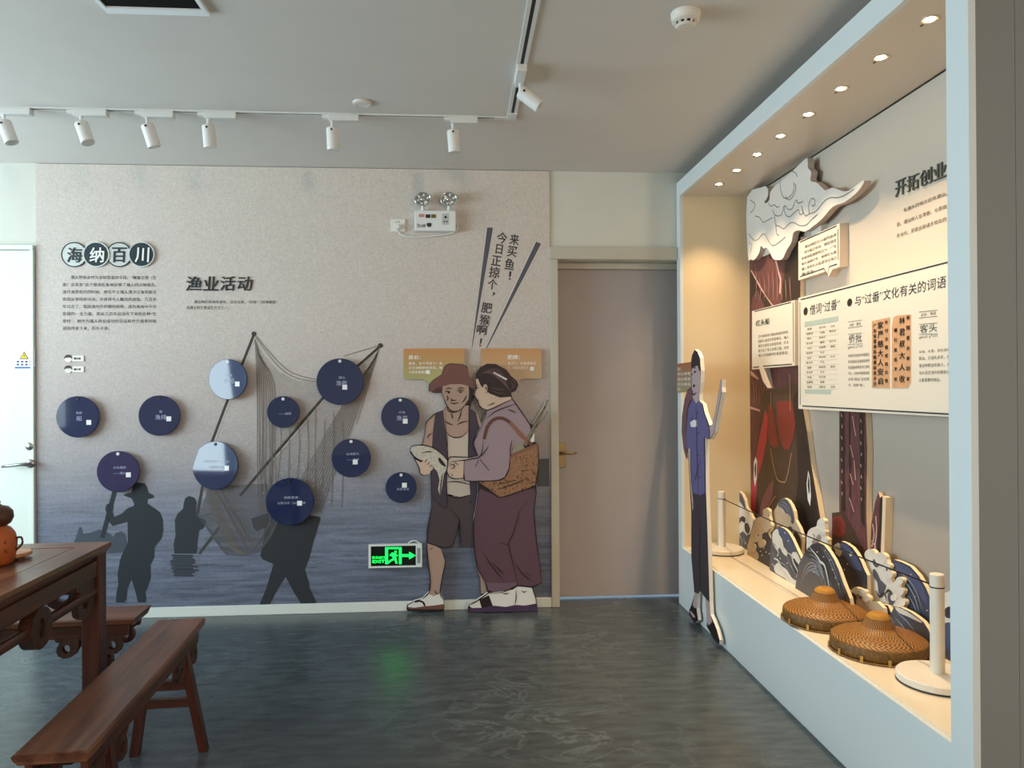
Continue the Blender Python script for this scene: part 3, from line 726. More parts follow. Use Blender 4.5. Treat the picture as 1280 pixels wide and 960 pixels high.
# ---- man
YM = 4.452
pm_ = Plane('W', YM)
man = thing('cutout_figure', (PW(545, 760, YM).x, YM, 0), 'flat cutout of a smiling man in brown hat and dark vest holding a fish', 'cutout figure')
man_out = [(536, 489), (536, 481), (541, 475), (552, 468), (554.5, 460), (557, 456), (563, 454), (578, 455), (584, 458), (586, 469), (594, 478), (597, 490), (591, 500), (587, 512), (597, 517), (603, 530), (606, 560), (604, 600), (603, 640), (606, 690), (611, 715), (613, 745), (612, 764), (604, 764), (601, 742), (600, 724), (595, 708), (593.5, 683), (576.5, 683), (575, 664), (574, 650), (570, 668), (565, 683), (551.5, 685.5), (557, 701), (554, 718), (550, 741), (554.5, 749), (555.5, 758), (555.5, 764), (509, 764), (508, 760), (509, 755.5), (518, 751), (528, 748), (536, 740), (537.5, 727), (535, 702), (533, 679), (533.5, 662), (539, 634), (539, 620), (538, 592), (529.5, 594), (525, 591.5), (523.5, 585), (518, 573), (513, 566.5), (512.5, 561), (516, 556.5), (528, 555), (531, 541), (532, 529), (539, 521), (545, 516), (554, 512.5), (558.5, 508), (555, 498), (552, 491)]
board('board', pm_, man_out, .022, inkl, man, zmin=.0, side=core)
P = lambda n, q, l, m, sm=0, pl=pm_, th=None: printed(n, pl, q, l, m, th or man, sm, zmin=.001)
P('arms', [(531.5, 541), (532.5, 529), (539.5, 521.5), (545, 516.5), (554, 513), (560, 508), (586, 509), (597, 517.5), (602, 530), (605, 560), (600, 590), (540, 590), (528, 556)], 1, skin)
P('undershirt', [(558.5, 541), (562, 545), (570, 547), (578, 545), (585, 538), (586.5, 560), (588, 600), (588, 618), (575, 621.5), (563, 620.5), (557.5, 617)], 2, under)
P('vest', [(554, 513), (557, 540), (559.5, 575), (558, 600), (558, 634), (556.5, 637), (540, 621), (539, 592), (540, 560), (541, 540), (544, 517)], 3, vest, )
P('vest', [(585.5, 508.5), (595, 516), (598, 530), (601.5, 540), (604, 580), (600, 635), (589, 636), (586.5, 600), (585, 570), (586, 545)], 3, vest)
P('shorts', [(540, 621), (557, 636.5), (558, 617), (575, 621), (588, 618), (600, 620), (602, 640), (599, 683), (577, 683), (575.3, 662), (574, 650.5), (570, 668), (565, 682.5), (556, 684), (546, 682), (533.7, 677.5), (534.3, 662), (539.5, 634)], 2, shorts)
P('leg', [(533.8, 679), (545, 682.8), (551, 686), (556.3, 701), (553.5, 718), (550, 741), (551, 746), (536, 744), (537.8, 727), (535.5, 702)], 1, skin)
P('leg', [(594.5, 685), (604, 685), (612, 742), (601.5, 742), (600.5, 724), (595.5, 708)], 1, skin)
P('foot', [(510, 756.5), (519, 751.5), (529, 748), (535.5, 742), (542, 745), (550, 742), (554, 749), (554.8, 756), (540, 758), (510, 760)], 2, sockw)
P('sandal', [(508.7, 758.5), (518, 759.5), (533, 757.5), (545, 756.5), (555, 755), (555, 761), (548, 761.5), (512, 761.5)], 3, sole)
strokes('sandal_strap', pm_, [[(518.5, 752.5), (524, 751), (529, 753), (531, 757.5)]], .011, 4, inkl, man)
P('neck', [(559, 507), (586, 507), (586.3, 530), (584, 541), (578, 545), (570, 546.6), (563, 545), (558, 540), (556, 520)], 2, skin)
P('face', [(552.5, 490), (554, 480), (586.5, 480), (586.8, 491), (586, 499), (580, 507), (574, 512.5), (567, 514), (561, 511.5), (557.5, 505), (554.5, 498)], 4, skin)
P('hair', [(585.5, 483), (594.5, 487), (592, 494), (588, 498), (585.5, 498), (586.3, 489)], 4, inkl)
P('hat_brim', [(536.7, 487), (536.3, 481.5), (541, 475.5), (552.5, 468.3), (565, 470), (577, 469.6), (586, 469), (593, 477), (596.5, 486), (593, 487.5), (586, 482.5), (576, 480), (563, 480.2), (554, 482.6), (546, 485), (540, 489.5), (538, 489.5)], 6, hatm)
P('hat_underside', [(537.5, 488), (543, 484), (553.5, 481.5), (552, 491), (545, 491.6), (539.5, 490.5)], 5, hatd)
P('hat_crown', [(552.6, 469.5), (555, 460.5), (557.5, 456.7), (563, 454.8), (578, 455.6), (583, 458.4), (584.6, 463), (586, 469.5), (577, 471.2), (565, 471.4)], 7, hatm)
P('fish', [(513.3, 563), (514, 559), (517, 556.8), (528, 556.2), (540, 559), (548, 564), (555, 570), (560, 577), (560, 584), (555, 592), (553, 606), (550, 619), (547.5, 612), (549.5, 600), (547, 590), (541, 583), (536, 578), (530, 576), (524, 574), (518, 570)], 6, fishm)
P('hand', [(519, 574), (526, 578), (533, 573.5), (536, 576), (540, 581), (541.5, 586), (538, 589), (538, 592), (531, 594), (525, 591.5), (524, 585)], 7, skin2)
P('fish_eye', [(547.5, 573), (550, 572), (554, 577), (557.3, 581.5), (556.5, 583.5), (552, 581), (549, 577.5)], 7, inkl)
LM = [[(556, 490.5), (559, 489), (563, 489.5)], [(571, 489), (575, 487.6), (580, 488.8)], [(557, 486.8), (561, 485), (565, 486.6)], [(571, 486.2), (576, 484.6), (580.5, 486)], [(562.5, 503), (567, 504.5), (573.5, 503)], [(566, 498), (563.5, 500), (567, 500.8), (571, 499.8)], [(558, 494), (560, 498), (558, 501)], [(583, 494), (581, 499), (577, 504)],
      [(552.5, 490), (555, 498.5), (558, 506), (562, 512), (568, 514.4), (575, 512.6), (581, 506.5), (586.2, 498.5)], [(558, 509), (560, 513), (565, 515.5), (572, 514.5)], [(564, 516), (565, 520), (566, 524)], [(577, 512), (575, 520), (572, 527)], [(555.5, 526), (561, 529.5), (566, 531)], [(571, 531), (577, 528), (585, 526)], [(557.5, 539), (562, 544.5), (570, 547), (578, 545), (585.5, 538)],
      [(559.5, 541), (559.8, 575), (563, 571), (585, 571.5), (592, 571)], [(540.5, 541), (536, 544), (534, 548)], [(557, 512), (557.5, 540), (559.8, 572), (558, 600), (558, 635), (540, 621.5)], [(586, 509), (586, 545), (585, 570)], [(532, 540), (532.5, 529), (539, 521.5), (545, 516.5), (554, 513)], [(531.5, 541), (528, 555)],
      [(513, 565), (518, 573), (524, 585), (525, 591.5), (530, 594), (538, 592)], [(527, 566), (535, 564.5), (541, 565)], [(531, 578), (533.5, 574)], [(534, 581), (537, 577.5)], [(537, 584), (540, 581)], [(534, 677.5), (546, 682), (556, 684), (565, 682.5), (570, 668), (574, 650)], [(577, 683), (575.3, 662), (574, 650), (571, 645), (561, 634.5)], [(539.5, 634), (534.3, 662), (534, 678)], [(534, 680), (535.5, 702), (538, 727), (536, 741), (529, 748)], [(551.5, 686), (556.6, 701), (553.6, 718), (550, 741), (554, 749)], [(537.5, 687), (541, 684)], [(543.5, 737), (545, 741), (548, 742)], [(513, 562), (515, 558), (520, 556.4), (530, 556.5), (542, 560), (553, 568.5), (560, 577)], [(558, 618), (566, 621.5), (575, 622), (588, 618.6)], [(553, 592), (551, 606), (549.8, 618)], [(586, 626), (588, 628), (590, 625)], [(558, 602.5), (572, 602), (588, 606)]]
strokes('ink_lines', pm_, LM, .0066, 9, inkl, man, 3, True)
bm = new()
for cx, cy in ((561, 490.6), (575.6, 490.2)): ngon(bm, [pm_.at(cx+1.5*math.cos(2*PI*k/10), cy+1.2*math.sin(2*PI*k/10), .0052) for k in range(10)])
link('eyes', bm, inkl, man)

# ---- woman
YV = 4.405
pv = Plane('W', YV)
wo = thing('cutout_figure', (PW(630, 764, YV).x, YV, 0), 'flat cutout of a woman in mauve shirt and plum trousers carrying a basket', 'cutout figure')
wo_out = [(594.5, 468), (600, 459), (609, 454.5), (620, 455), (633, 462), (639, 470), (646, 476), (648, 481), (645, 488.5), (639, 491), (640, 497), (645, 504), (653, 515), (662, 529), (666, 531), (680, 508), (685, 499), (686, 500), (681, 511), (669, 532), (668, 540), (668.5, 552), (673.5, 555.5), (674, 576), (670, 607), (671, 615), (668, 637), (670, 665), (672, 684), (676.5, 715), (677, 729), (666, 734.5), (670.5, 748), (671, 755), (672.5, 766), (585, 766), (584.5, 759.5), (586.5, 754), (595, 751), (609.5, 741), (606, 727.5), (598.5, 715), (594, 699), (591.5, 671), (592, 648), (594, 640), (597, 616.5), (597, 602.5), (581, 601), (579.5, 598), (570, 599), (561, 596.5), (558.5, 589), (560, 581), (565, 576.5), (580, 574.5), (598, 571), (593, 560), (591.5, 553), (597, 541.5), (607, 520), (607, 512.5), (600, 509), (597, 502.5), (592, 493), (594, 485), (593.5, 474)]
board('board', pv, wo_out, .022, inkl, wo, zmin=.0, side=core)
V = lambda n, q, l, m, sm=0: printed(n, pv, q, l, m, wo, sm, zmin=.001)
hairm = mat('print_hair', '#24161a', .5, noise=.25, nscale=40); mauve = mat('print_mauve', '#98848b', .55); plum = mat('print_plum', '#5a3f4a', .55); plum2 = mat('print_plum_cuff', '#6b5463', .55)
bask = mat('print_basket', '#8f674a', .55, noise=.3, nscale=90); baskd = mat('print_basket_weave', '#3a261b', .55); purp = mat('print_slipper', '#432f4e', .55)
V('face', [(594.5, 474), (597.5, 473), (600, 480), (606, 487), (612, 492), (625, 497), (638, 496), (640, 499), (630, 503), (618, 509), (611, 513), (603, 510), (599, 506), (597.5, 501.5), (593, 493.5), (595, 485)], 1, skin2)
V('hair', [(595, 472), (595.5, 467), (600.5, 459.3), (609, 455), (620, 455.5), (633, 462.4), (638.5, 470), (645.5, 476.5), (647.4, 481), (644.6, 488), (638.6, 490.5), (639.5, 496), (629, 496), (618, 494), (610, 488.5), (610, 483), (606.5, 480), (603.5, 484.5), (601, 482), (598.5, 476), (597.5, 473.5)], 2, hairm)
V('ear', [(604, 482), (606.5, 479.7), (609, 481), (610, 485), (608.6, 490.5), (605.6, 491.4), (604, 487)], 3, skin2)
strokes('hairpin', pv, [[(617, 465.5), (625, 470), (633.5, 474.5)]], .010, 4, sockw, wo)
V('shirt', [(608, 513.5), (618, 509.5), (630, 503.4), (640, 498.5), (644.5, 505), (652.5, 516), (662, 531), (665, 545), (648, 560), (642, 565), (637, 573), (636, 585), (631, 596), (622, 600.5), (600, 601.5), (598, 602), (581.5, 600.5), (580, 590), (580.5, 576), (590, 573.5), (598, 571.5), (593.5, 560), (592, 553), (597.5, 541.5), (607.5, 521)], 1, mauve)
V('hand', [(579, 597.5), (570, 598.4), (562, 596), (559, 589), (560.5, 581.5), (565.5, 577), (579.8, 576), (579.5, 588)], 1, skin2)
V('trousers', [(598, 616), (600, 611), (625, 621), (640, 615), (668, 610), (670.5, 615), (667.6, 637), (669.6, 665), (671.6, 684), (676, 715), (676.5, 728.5), (664, 733), (647, 731), (633, 737), (618, 739.5), (610, 737), (606.5, 727), (599, 714.5), (594.5, 699), (592, 671), (592.6, 648), (594.5, 640)], 2, plum)
V('trouser_cuff', [(606.6, 728), (630, 729), (646, 728), (645, 733), (633, 737.4), (618, 740), (610.5, 737.5)], 3, plum2)
V('basket', [(637, 573.5), (640, 567), (655, 562), (672.8, 556), (673.4, 576), (669.6, 606), (655, 612), (625, 621.6), (612, 612), (598.5, 602.5), (620, 601), (631.5, 596.5), (636.3, 585)], 3, bask)
bm = new()
rb = random.Random(11)
for i in range(230):
    x = rb.uniform(600, 672); y = rb.uniform(568, 618)
    if y > 612-(x-625)*.17+6 or y < 560-(x-655)*.35 or (x < 640 and y < 600+(620-x)*.1) or (x < 625 and y > 602+(x-598)*.7): continue
    if x < 652 and y < 596 and rb.random() < .85: continue
    l = rb.uniform(1.0, 3.0); h = .45
    if rb.random() < .5: q = [(x, y), (x+l, y-.3*l), (x+l, y-.3*l+2*h), (x, y+2*h)]
    else: q = [(x, y), (x+2*h, y), (x+2*h, y+l), (x, y+l)]
    ngon(bm, [pv.at(a, b, .0024) for a, b in q])
link('basket_weave', bm, baskd, wo)
strokes('basket_rim', pv, [[(637.5, 570), (655, 562.5), (673, 555.5)]], .017, 4, mat('print_basket_rim', '#7e5a44', .55), wo)
strokes('basket_handle', pv, [[(605, 549), (609, 534), (617, 524.5), (627, 522.6), (637, 528), (650, 543), (665, 556)]], .020, 5, mat('print_handle', '#5f3d36', .55, noise=.4, nscale=120), wo)
strokes('basket_handle', pv, [[(637, 528), (650, 542), (660, 552)]], .022, 6, mat('print_handle_light', '#8b5c4a', .55, noise=.4, nscale=120), wo)
V('leek', [(661.5, 554), (663, 541), (666.5, 539.8), (668, 542), (668, 552)], 3, sockw)
strokes('leek_leaves', pv, [[(654, 557), (664, 538), (676, 518), (685, 499.5)], [(657, 557), (668, 536), (680, 522), (684, 514)], [(660, 554), (671, 531), (681, 508)]], .010, 4, mat('print_leek', '#7b7462', .55), wo)
V('greens', [(641, 567), (641, 557), (646, 552.5), (652, 555), (656, 560), (648, 564)], 3, mat('print_greens', '#8f8a74', .55))
V('socks', [(586, 757), (587.5, 754.5), (596, 751.4), (610, 742), (618, 740.3), (632, 738.5), (641, 737), (647, 733), (658, 734), (665, 735), (669.5, 748), (670, 754.5), (655, 757), (645, 756), (632, 758.5), (618, 757), (603, 759.5), (590, 760)], 2, sockw)
V('slippers', [(585.3, 759.8), (590, 760), (603, 759.5), (618, 757), (632, 758.5), (645, 756), (658, 757), (671.6, 755.5), (672, 764), (586, 765)], 3, purp)
V('slipper_strap', [(599, 749.5), (611, 744), (616, 757.2), (602, 759.6)], 4, inkl)
LV = [[(594.5, 474), (595.5, 484), (593, 493.5), (597.5, 502), (600, 509), (607, 513)], [(596, 499), (598, 500.5)], [(594.5, 486), (597, 485.5)], [(607.5, 521), (607.5, 514), (618, 509.5), (630, 503.5), (640, 499)], [(608.5, 523), (618, 515), (632, 509), (644.5, 505)], [(640, 498.5), (644.5, 505), (652.5, 516), (662, 531)], [(607.5, 521), (597.5, 541.5), (592, 553), (594, 561), (598, 570)], [(604, 550), (603, 562), (599.5, 571), (590, 573.5), (580, 576)], [(598, 571.5), (604, 567), (611, 557)], [(600, 574), (611, 588)], [(598, 575), (594, 584)], [(580, 576), (580, 590), (581.5, 600.5), (600, 601.3), (622, 600.3), (631.5, 596), (636.5, 585), (637.5, 572), (642, 557)], [(640, 550), (638, 560), (637.6, 570)], [(634, 512), (640, 513.5), (645, 516.5)], [(609, 507), (616, 504.5), (618, 503)],
      [(598, 616), (594.5, 640), (592.6, 648), (592, 671), (594.5, 699), (599, 714.5), (606.5, 727), (610.5, 738)], [(668, 612), (670, 616), (667.6, 637), (669.6, 665), (671.6, 684), (676, 715), (676.5, 728.5)], [(661, 626), (650, 638), (645, 655), (640, 670), (636.5, 676), (636, 684), (640, 700), (644, 715), (646.6, 731)], [(625, 678), (635, 681)], [(604, 691), (615, 708), (630, 726)], [(615, 703), (624, 712), (630.5, 717.5)], [(644, 705), (654, 718), (664, 726)], [(658, 715.5), (664, 719.5)], [(644.8, 737), (645, 748), (643.5, 756)], [(586, 757), (596, 751), (610, 742)], [(665, 735), (669.8, 748), (670, 755)], [(652, 738), (655, 740), (658, 738.5)], [(628, 741.5), (632, 742), (636, 741)], [(671, 557), (673, 576), (669.6, 606), (655, 612), (625, 621.6), (612, 612), (599, 603)], [(620, 612), (640, 606), (660, 597)], [(622, 605), (645, 600)], [(611, 742), (630, 739.5), (647, 732), (665, 734.5)], [(559, 589), (562, 596), (570, 598.5), (579, 597)], [(561, 583), (566, 580), (568, 584), (563, 586)], [(567, 577), (573, 581)], [(564, 592), (566, 595)], [(604, 482), (606.5, 479.7), (609, 481), (610, 485), (608.6, 490.5), (605.6, 491.4)], [(606, 483), (608, 485), (606.6, 488)], [(594.8, 482), (598, 481.4)], [(595.5, 484.6), (598.4, 484.4)]]
strokes('ink_lines', pv, LV, .0062, 9, inkl, wo, 3, True)
LH = [[(598+i*2.2, 470-i*1.5), (606+i*2.6, 466-i*.8), (616+i*2.2, 468+i*.2), (626+i*1.4, 476+i*1.2), (634+i*.8, 484+i)] for i in range(7)]+[[(640, 474), (644, 479), (642, 486)], [(638, 477), (641, 481), (639, 487)], [(614, 488), (622, 491), (632, 492)], [(612, 484), (620, 486), (630, 488)]]
strokes('hair_highlights', pv, LH, .0017, 4, mat('print_hair_light', '#8d626a', .5), wo, 3, True)
# ================================================================== display cabinet along the right
CX, CB = 1.351, 1.80            # front and back
CY0, CY1 = 1.868, D-.004        # near and far ends
YI0, YI1 = 1.958, 4.445         # inner faces of the ends
ZT, ZI, ZS = 2.608, 2.515, .362 # outer top, soffit, shelf
cab_w = mat('cabinet_white', '#d6dddd', .3, spec=.5)
cab_in = mat('cabinet_inner_white', '#dcc9a6', .28, spec=.5)
cab = thing('display_cabinet', (1.58, 3.19, 0), 'long white built-in display cabinet with warm downlights along the right wall', 'cabinet')
link('plinth_panel', bx((CX, YI0, .0), (CX+.018, YI1, ZS-.004), .001), cab_w, cab)
link('header', bx((CX, YI0, ZI), (CX+.02, YI1, ZT)), cab_w, cab)
link('stile', bx((CX, CY0, 0), (CX+.02, YI0, ZT)), cab_w, cab)
link('stile', bx((CX, YI1, 0), (CX+.02, CY1, ZT)), cab_w, cab)
side_m = mat('cabinet_side_shaded', '#7f8280', .5)  # end turned away from the window, its shade put into the colour
link('end_panel', bx((CX+.0202, CY0+.001, 0), (CX+.13, CY0+.02, ZT)), side_m, cab)
link('end_panel', bx((CX+.1312, CY0+.001, 0), (CB+.17, CY0+.02, ZT)), side_m, cab)
link('inner_end', bx((CX+.02, YI0-.03, ZS), (CB, YI0, ZI)), cab_in, cab)
link('inner_end', bx((CX+.02, YI1, ZS), (CB, YI1+.03, ZI)), cab_in, cab)
shelf_m = mat('shelf_laminate', '#e3d9c4', .22, spec=.5)
XSM = 1.549
link('shelf_board', bx((CX+.0185, YI0, ZS-.03), (XSM-.0012, YI1, ZS), .0008), shelf_m, cab)
link('shelf_board', bx((XSM+.0012, YI0, ZS-.03), (CB, YI1, ZS), .0008), shelf_m, cab)
link('soffit', bx((CX+.02, YI0, ZI), (CB-.004, YI1, ZI+.018)), mat('soffit_white', '#d6cbbd', .35), cab)
link('top_board', bx((CX+.02, CY0+.02, ZT-.02), (CB, CY1, ZT-.001)), cab_w, cab)
back_m = vgrad('cabinet_back_gradient', '#c6beb1', '#a49a8f', .7, 1.7)  # back panel colour, lighter at the top and darker towards the bottom
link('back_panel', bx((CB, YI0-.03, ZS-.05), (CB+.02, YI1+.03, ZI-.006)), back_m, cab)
bulb_m = mat('bulb_glow', '#fff1d8', .4, emit='#ffdfae', es=40)
rim_m = mat('downlight_rim', '#c9beb0', .3, metal=.3)
for i in range(8):
    y = 2.255+i*.2745; x = 1.502
    bm = new(); lathe(bm, [(.020, .0), (.026, -.003), (.031, -.001), (.031, .002), (.020, .002), (.020, .0)], (x, y, ZI), 'Z', 24)
    dl = link('downlight', bm, rim_m, cab, True)
    bm = new(); lathe(bm, [(0, -.006), (.008, -.0055), (.014, -.003), (.0165, .0005)], (x, y, ZI), 'Z', 20)
    link('bulb', bm, bulb_m, dl, True)
    bm = new()
    box(bm, (x-.003, y+.034, ZI-.002), (x+.003, y+.046, ZI)); link('spring_clip', bm, mat('clip_dark', '#5a5248', .4, metal=.5), dl)
    l = bpy.data.lights.new('downlight_beam', 'SPOT'); l.energy = 33; l.color = (1.0, .70, .40); l.spot_size = 1.55; l.spot_blend = .85; l.shadow_soft_size = .016
    lo = bpy.data.objects.new('downlight_beam', l); COL.objects.link(lo); lo.parent = dl
    lo.location = Vector((x, y, ZI-.012)) - wpos(dl)

# ---- cloud
PC = Plane('S', 1.735)
cl_m = mat('cloud_print', '#d3d3cf', .5); cl_s = mat('cloud_edge', '#b9aaa2', .6)
cloud = thing('cloud_cutout', (1.75, 4.0, 1.9), 'large white scrolled cloud cutout under the cabinet soffit', 'cloud cutout')
cloud_out = [(934, 247), (953, 234), (957, 233), (959.5, 236), (960, 243), (958, 249), (955.5, 252), (958, 254), (962, 249), (963, 240), (970, 231), (980, 224), (1006, 199), (1009.5, 201), (1010, 210), (1014, 215), (1013, 226), (1020, 228), (1028, 235), (1032, 238), (1041, 234.5), (1050, 238), (1058, 239), (1066, 235), (1077, 226.5), (1080, 227.5), (1072, 239.5), (1056, 252.5), (1041, 258.5), (1028, 273), (1016, 283), (1006, 289.5), (999, 288), (992, 290.5), (989, 303), (983, 313), (978, 323.5), (971, 325), (966, 323), (961, 313), (957, 309.5), (955, 311), (951, 307.5), (949, 316), (943, 324.5), (938, 324), (935, 320)]
board('cloud_board', PC, cloud_out, .032, cl_m, cloud, zmax=ZI-.003, sm=3, side=cl_s)
bm = new(); box(bm, (1.768, 3.5, 2.1), (1.799, 3.6, 2.2)); box(bm, (1.768, 4.1, 2.1), (1.799, 4.2, 2.2)); link('standoff', bm, core, cloud)
LC = [[(975, 223), (976, 236), (979, 246), (984, 248), (990, 243), (993, 234), (992, 228)], [(982, 246), (986, 250), (991, 246), (995, 236), (994, 230)], [(988, 213), (994, 216), (997, 221)], [(961, 254), (964, 258), (968, 256), (971, 259), (974, 258)], [(966, 262), (968, 268), (973, 270), (977, 268), (979, 262), (981, 257), (986, 262), (991, 260), (995, 250), (998, 254), (1004, 252)], [(980, 258), (982, 268), (987, 271), (993, 266), (998, 262), (1000, 268), (1004, 266), (1002, 257)], [(1012, 268), (1011, 256), (1015, 248), (1019, 251), (1018, 257), (1015, 257)], [(1003, 262), (1007, 270), (1012, 267), (1020, 264), (1030, 252), (1038, 247), (1048, 247), (1058, 243), (1068, 236)], [(968, 270), (970, 281), (975, 283), (980, 286), (986, 280), (992, 278), (1000, 282), (1008, 281), (1014, 275), (1022, 268)], [(944, 270), (950, 272), (954, 278), (960, 275), (966, 272)], [(936, 292), (942, 300), (948, 299), (953, 293), (957, 294), (962, 303), (967, 307), (975, 302), (982, 296)], [(938, 315), (940, 307), (937, 303)], [(938, 250), (944, 255), (942, 262), (938, 266)], [(970, 280), (971, 292), (974, 294)]]
strokes('cloud_lines', PC, LC, .0045, 2, mat('cloud_ink', '#76756f', .6), cloud, 3)

# ---- ships
PSH = Plane('S', 1.772)
mar = mat('ship_sail_maroon', '#5f3a3c', .5, noise=.35, nscale=14, stretch=(1, 6, 1)); hull = mat('ship_hull_brown', '#46352b', .45, noise=.2, nscale=12)
dkb = mat('ship_dark', '#2a2120', .5); redm = mat('ship_red', '#7a2c27', .45); crim = mat('ship_crimson', '#a8323f', .45); pink = mat('ship_pale', '#c39c93', .5); edge = mat('ship_edge', '#d9c6a8', .6)
def shipthing(lab, loc): return thing('ship_cutout', loc, lab, 'ship cutout', 'ship cutouts in the cabinet')
s1 = shipthing('tall red-prowed junk cutout with maroon sail under the cloud', (1.78, 4.1, ZS))
o1 = [(937, 318), (942, 300), (1001, 296), (1000.5, 376), (1001, 470), (1004, 512), (1009, 540), (1014, 580), (1020, 615), (1026, 650), (1029, 712), (940, 700), (939, 640), (938, 560), (937, 440)]
w = [PSH.at(*p) for p in o1]
for i, v in enumerate(w):
    if o1[i][1] >= 700: v.z = ZS
bm = slab(new(), w, .026, PSH.normal, 0, 1); link('board', bm, [mar, edge], s1)
G = lambda n, q, l, m, th=s1: printed(n, PSH, q, l, m, th, 0, zmin=ZS+.001)
G('sail_shadow', [(983, 300), (1000, 297), (1000, 372), (990, 376), (976, 380), (981, 340)], 1, dkb)
G('sail_shadow', [(938, 340), (946, 352), (962, 376), (968, 392), (960, 392), (947, 362), (940, 372), (938, 390)], 1, dkb)
G('sail_batten', [(969, 326), (971, 326), (977, 350), (976, 368), (974, 366), (975, 350)], 2, pink)
G('sail_batten', [(938, 337), (940, 338), (948, 352), (958, 370), (967, 382), (965, 382), (950, 360)], 2, pink)
G('sail_batten', [(938, 463), (942, 466), (949, 473), (948, 475), (939, 469)], 2, pink)
G('sail_batten', [(938, 508), (950, 512), (950, 514.5), (938, 511)], 2, pink)
strokes('sail_streaks', PSH, [[(944+i*5.4, 330+(i*37 % 20)), (946+i*5.2, 352+(i*53 % 14)), (944+i*5.6, 376)] for i in range(9)]+[[(941+i*3.4, 475), (943+i*3.2, 490), (942+i*3.6, 506)] for i in range(9)], .007, 2, mat('ship_streak', '#a97a76', .5), s1, 3, True)
G('hull', [(953, 490), (1002, 478), (1004, 512), (1009, 540), (1014, 580), (1019.5, 615), (1025.5, 650), (1028, 705), (945, 698), (943, 640), (945, 590), (949, 540)], 3, hull)
G('hull_crimson', [(957, 512), (960, 520), (959, 550), (954, 575), (948, 595), (944, 640), (940, 660), (939, 620), (943, 585), (950, 545)], 4, crim)
G('prow_red', [(960, 506), (965, 505), (968, 520), (972, 545), (974, 557), (969, 560), (963, 556), (960, 540)], 5, redm)
G('prow_red', [(971, 502), (991, 501), (995, 530), (992, 550), (987, 562), (981, 562), (976, 552), (972, 530)], 5, redm)
G('hull_shade', [(990, 501), (1002, 480), (1004, 512), (1013, 580), (1025, 655), (1027, 700), (1000, 700), (988, 690), (998, 600), (996, 540)], 4, dkb)
G('ship_eye', [(945, 571), (947, 576), (946.5, 598), (944.5, 609), (943, 600), (943, 578)], 6, sockw)
G('ship_eye', [(945, 577), (946, 582), (945.6, 594), (944.5, 598), (943.8, 586)], 7, inkl)
G('ship_eye', [(1011, 588), (1013, 596), (1014.5, 620), (1013.5, 633), (1010.5, 625), (1009, 606)], 6, sockw)
G('ship_eye', [(1011.4, 593), (1012.6, 600), (1013, 614), (1011.8, 618), (1010.4, 606)], 7, inkl)
strokes('prow_lines', PSH, [[(964, 561), (967, 580), (972, 599)], [(972, 599), (976, 602), (982, 603)], [(982, 603), (986, 590), (990, 566)], [(964, 490), (964.5, 512)], [(988, 468), (988.6, 514)], [(966, 640), (962, 650), (960, 665)], [(970, 620), (962, 632), (955, 646)]], .006, 6, mat('ship_line', '#b08f6b', .5), s1, 2)
G('hull_glow', [(962, 605), (968, 600), (966, 622), (956, 640), (950, 662), (948, 650), (953, 625)], 5, mat('ship_plum', '#7d5057', .5))
s2 = shipthing('smaller dark junk cutout with tall mast under the big text panel', (1.78, 3.35, ZS))
o2 = [(1049, 512), (1082, 513), (1084, 560), (1083, 640), (1085, 700), (1086, 745), (1040, 715), (1040, 641), (1049, 640)]
w = [PSH.at(*p) for p in o2]
for i, v in enumerate(w):
    if o2[i][1] >= 710: v.z = ZS
bm = slab(new(), w, .026, PSH.normal, 0, 1); link('board', bm, [mar, edge], s2)
G2 = lambda n, q, l, m: printed(n, PSH, q, l, m, s2, 0, zmin=ZS+.001)
G2('mast', [(1050, 513), (1055, 513), (1057, 640), (1052, 638)], 1, dkb)
G2('mast', [(1074, 514), (1080, 514), (1081, 660), (1076, 650)], 1, dkb)
G2('mast', [(1061, 514), (1063, 514), (1064, 630), (1062, 630)], 1, dkb)
G2('hull', [(1040.5, 641), (1055, 640), (1062, 652), (1076, 680), (1084, 700), (1085, 740), (1041, 714)], 2, hull)
G2('prow_red', [(1041, 647), (1052, 644), (1058, 655), (1057, 667), (1050, 672), (1041, 668)], 3, redm)
strokes('mast_ropes', PSH, [[(1052+i % 2*24+(i//2 % 2)*1.2, 517+i*7), (1053+i % 2*24, 521+i*7)] for i in range(16)]+[[(1063, 556), (1066, 568), (1067, 572)], [(1063, 592), (1067, 606)], [(1062, 622), (1068, 640)], [(1066, 520), (1070, 545)], [(1068, 575), (1070, 600)]], .006, 3, pink, s2, 2)
s3 = shipthing('narrow maroon sail cutout with pale post beside the smaller junk', (1.78, 3.1, ZS))
o3 = [(1088, 700), (1089, 655), (1094, 628), (1098, 615), (1100, 622), (1103, 620), (1103, 660), (1099, 745), (1088, 740)]
w = [PSH.at(*p) for p in o3]
for i, v in enumerate(w):
    if o3[i][1] >= 740: v.z = ZS
bm = slab(new(), w, .026, PSH.normal, 0, 1); link('board', bm, [mar, edge], s3)
printed('sail_dark', PSH, [(1100, 624), (1103, 622), (1102, 660), (1098, 700), (1096, 690), (1099, 650)], 1, dkb, s3)
strokes('sail_streaks', PSH, [[(1091, 655), (1093, 668), (1090, 684)], [(1095, 645), (1096, 665), (1093, 688)], [(1090, 676), (1094, 682), (1096, 690)]], .008, 2, pink, s3)
w = [Plane('S', 1.766).at(*p) for p in [(1103.5, 620), (1107.5, 622), (1102, 745), (1098, 745)]]
for i in (2, 3): w[i].z = ZS
link('post', slab(new(), w, .033, PSH.normal), edge, s3)

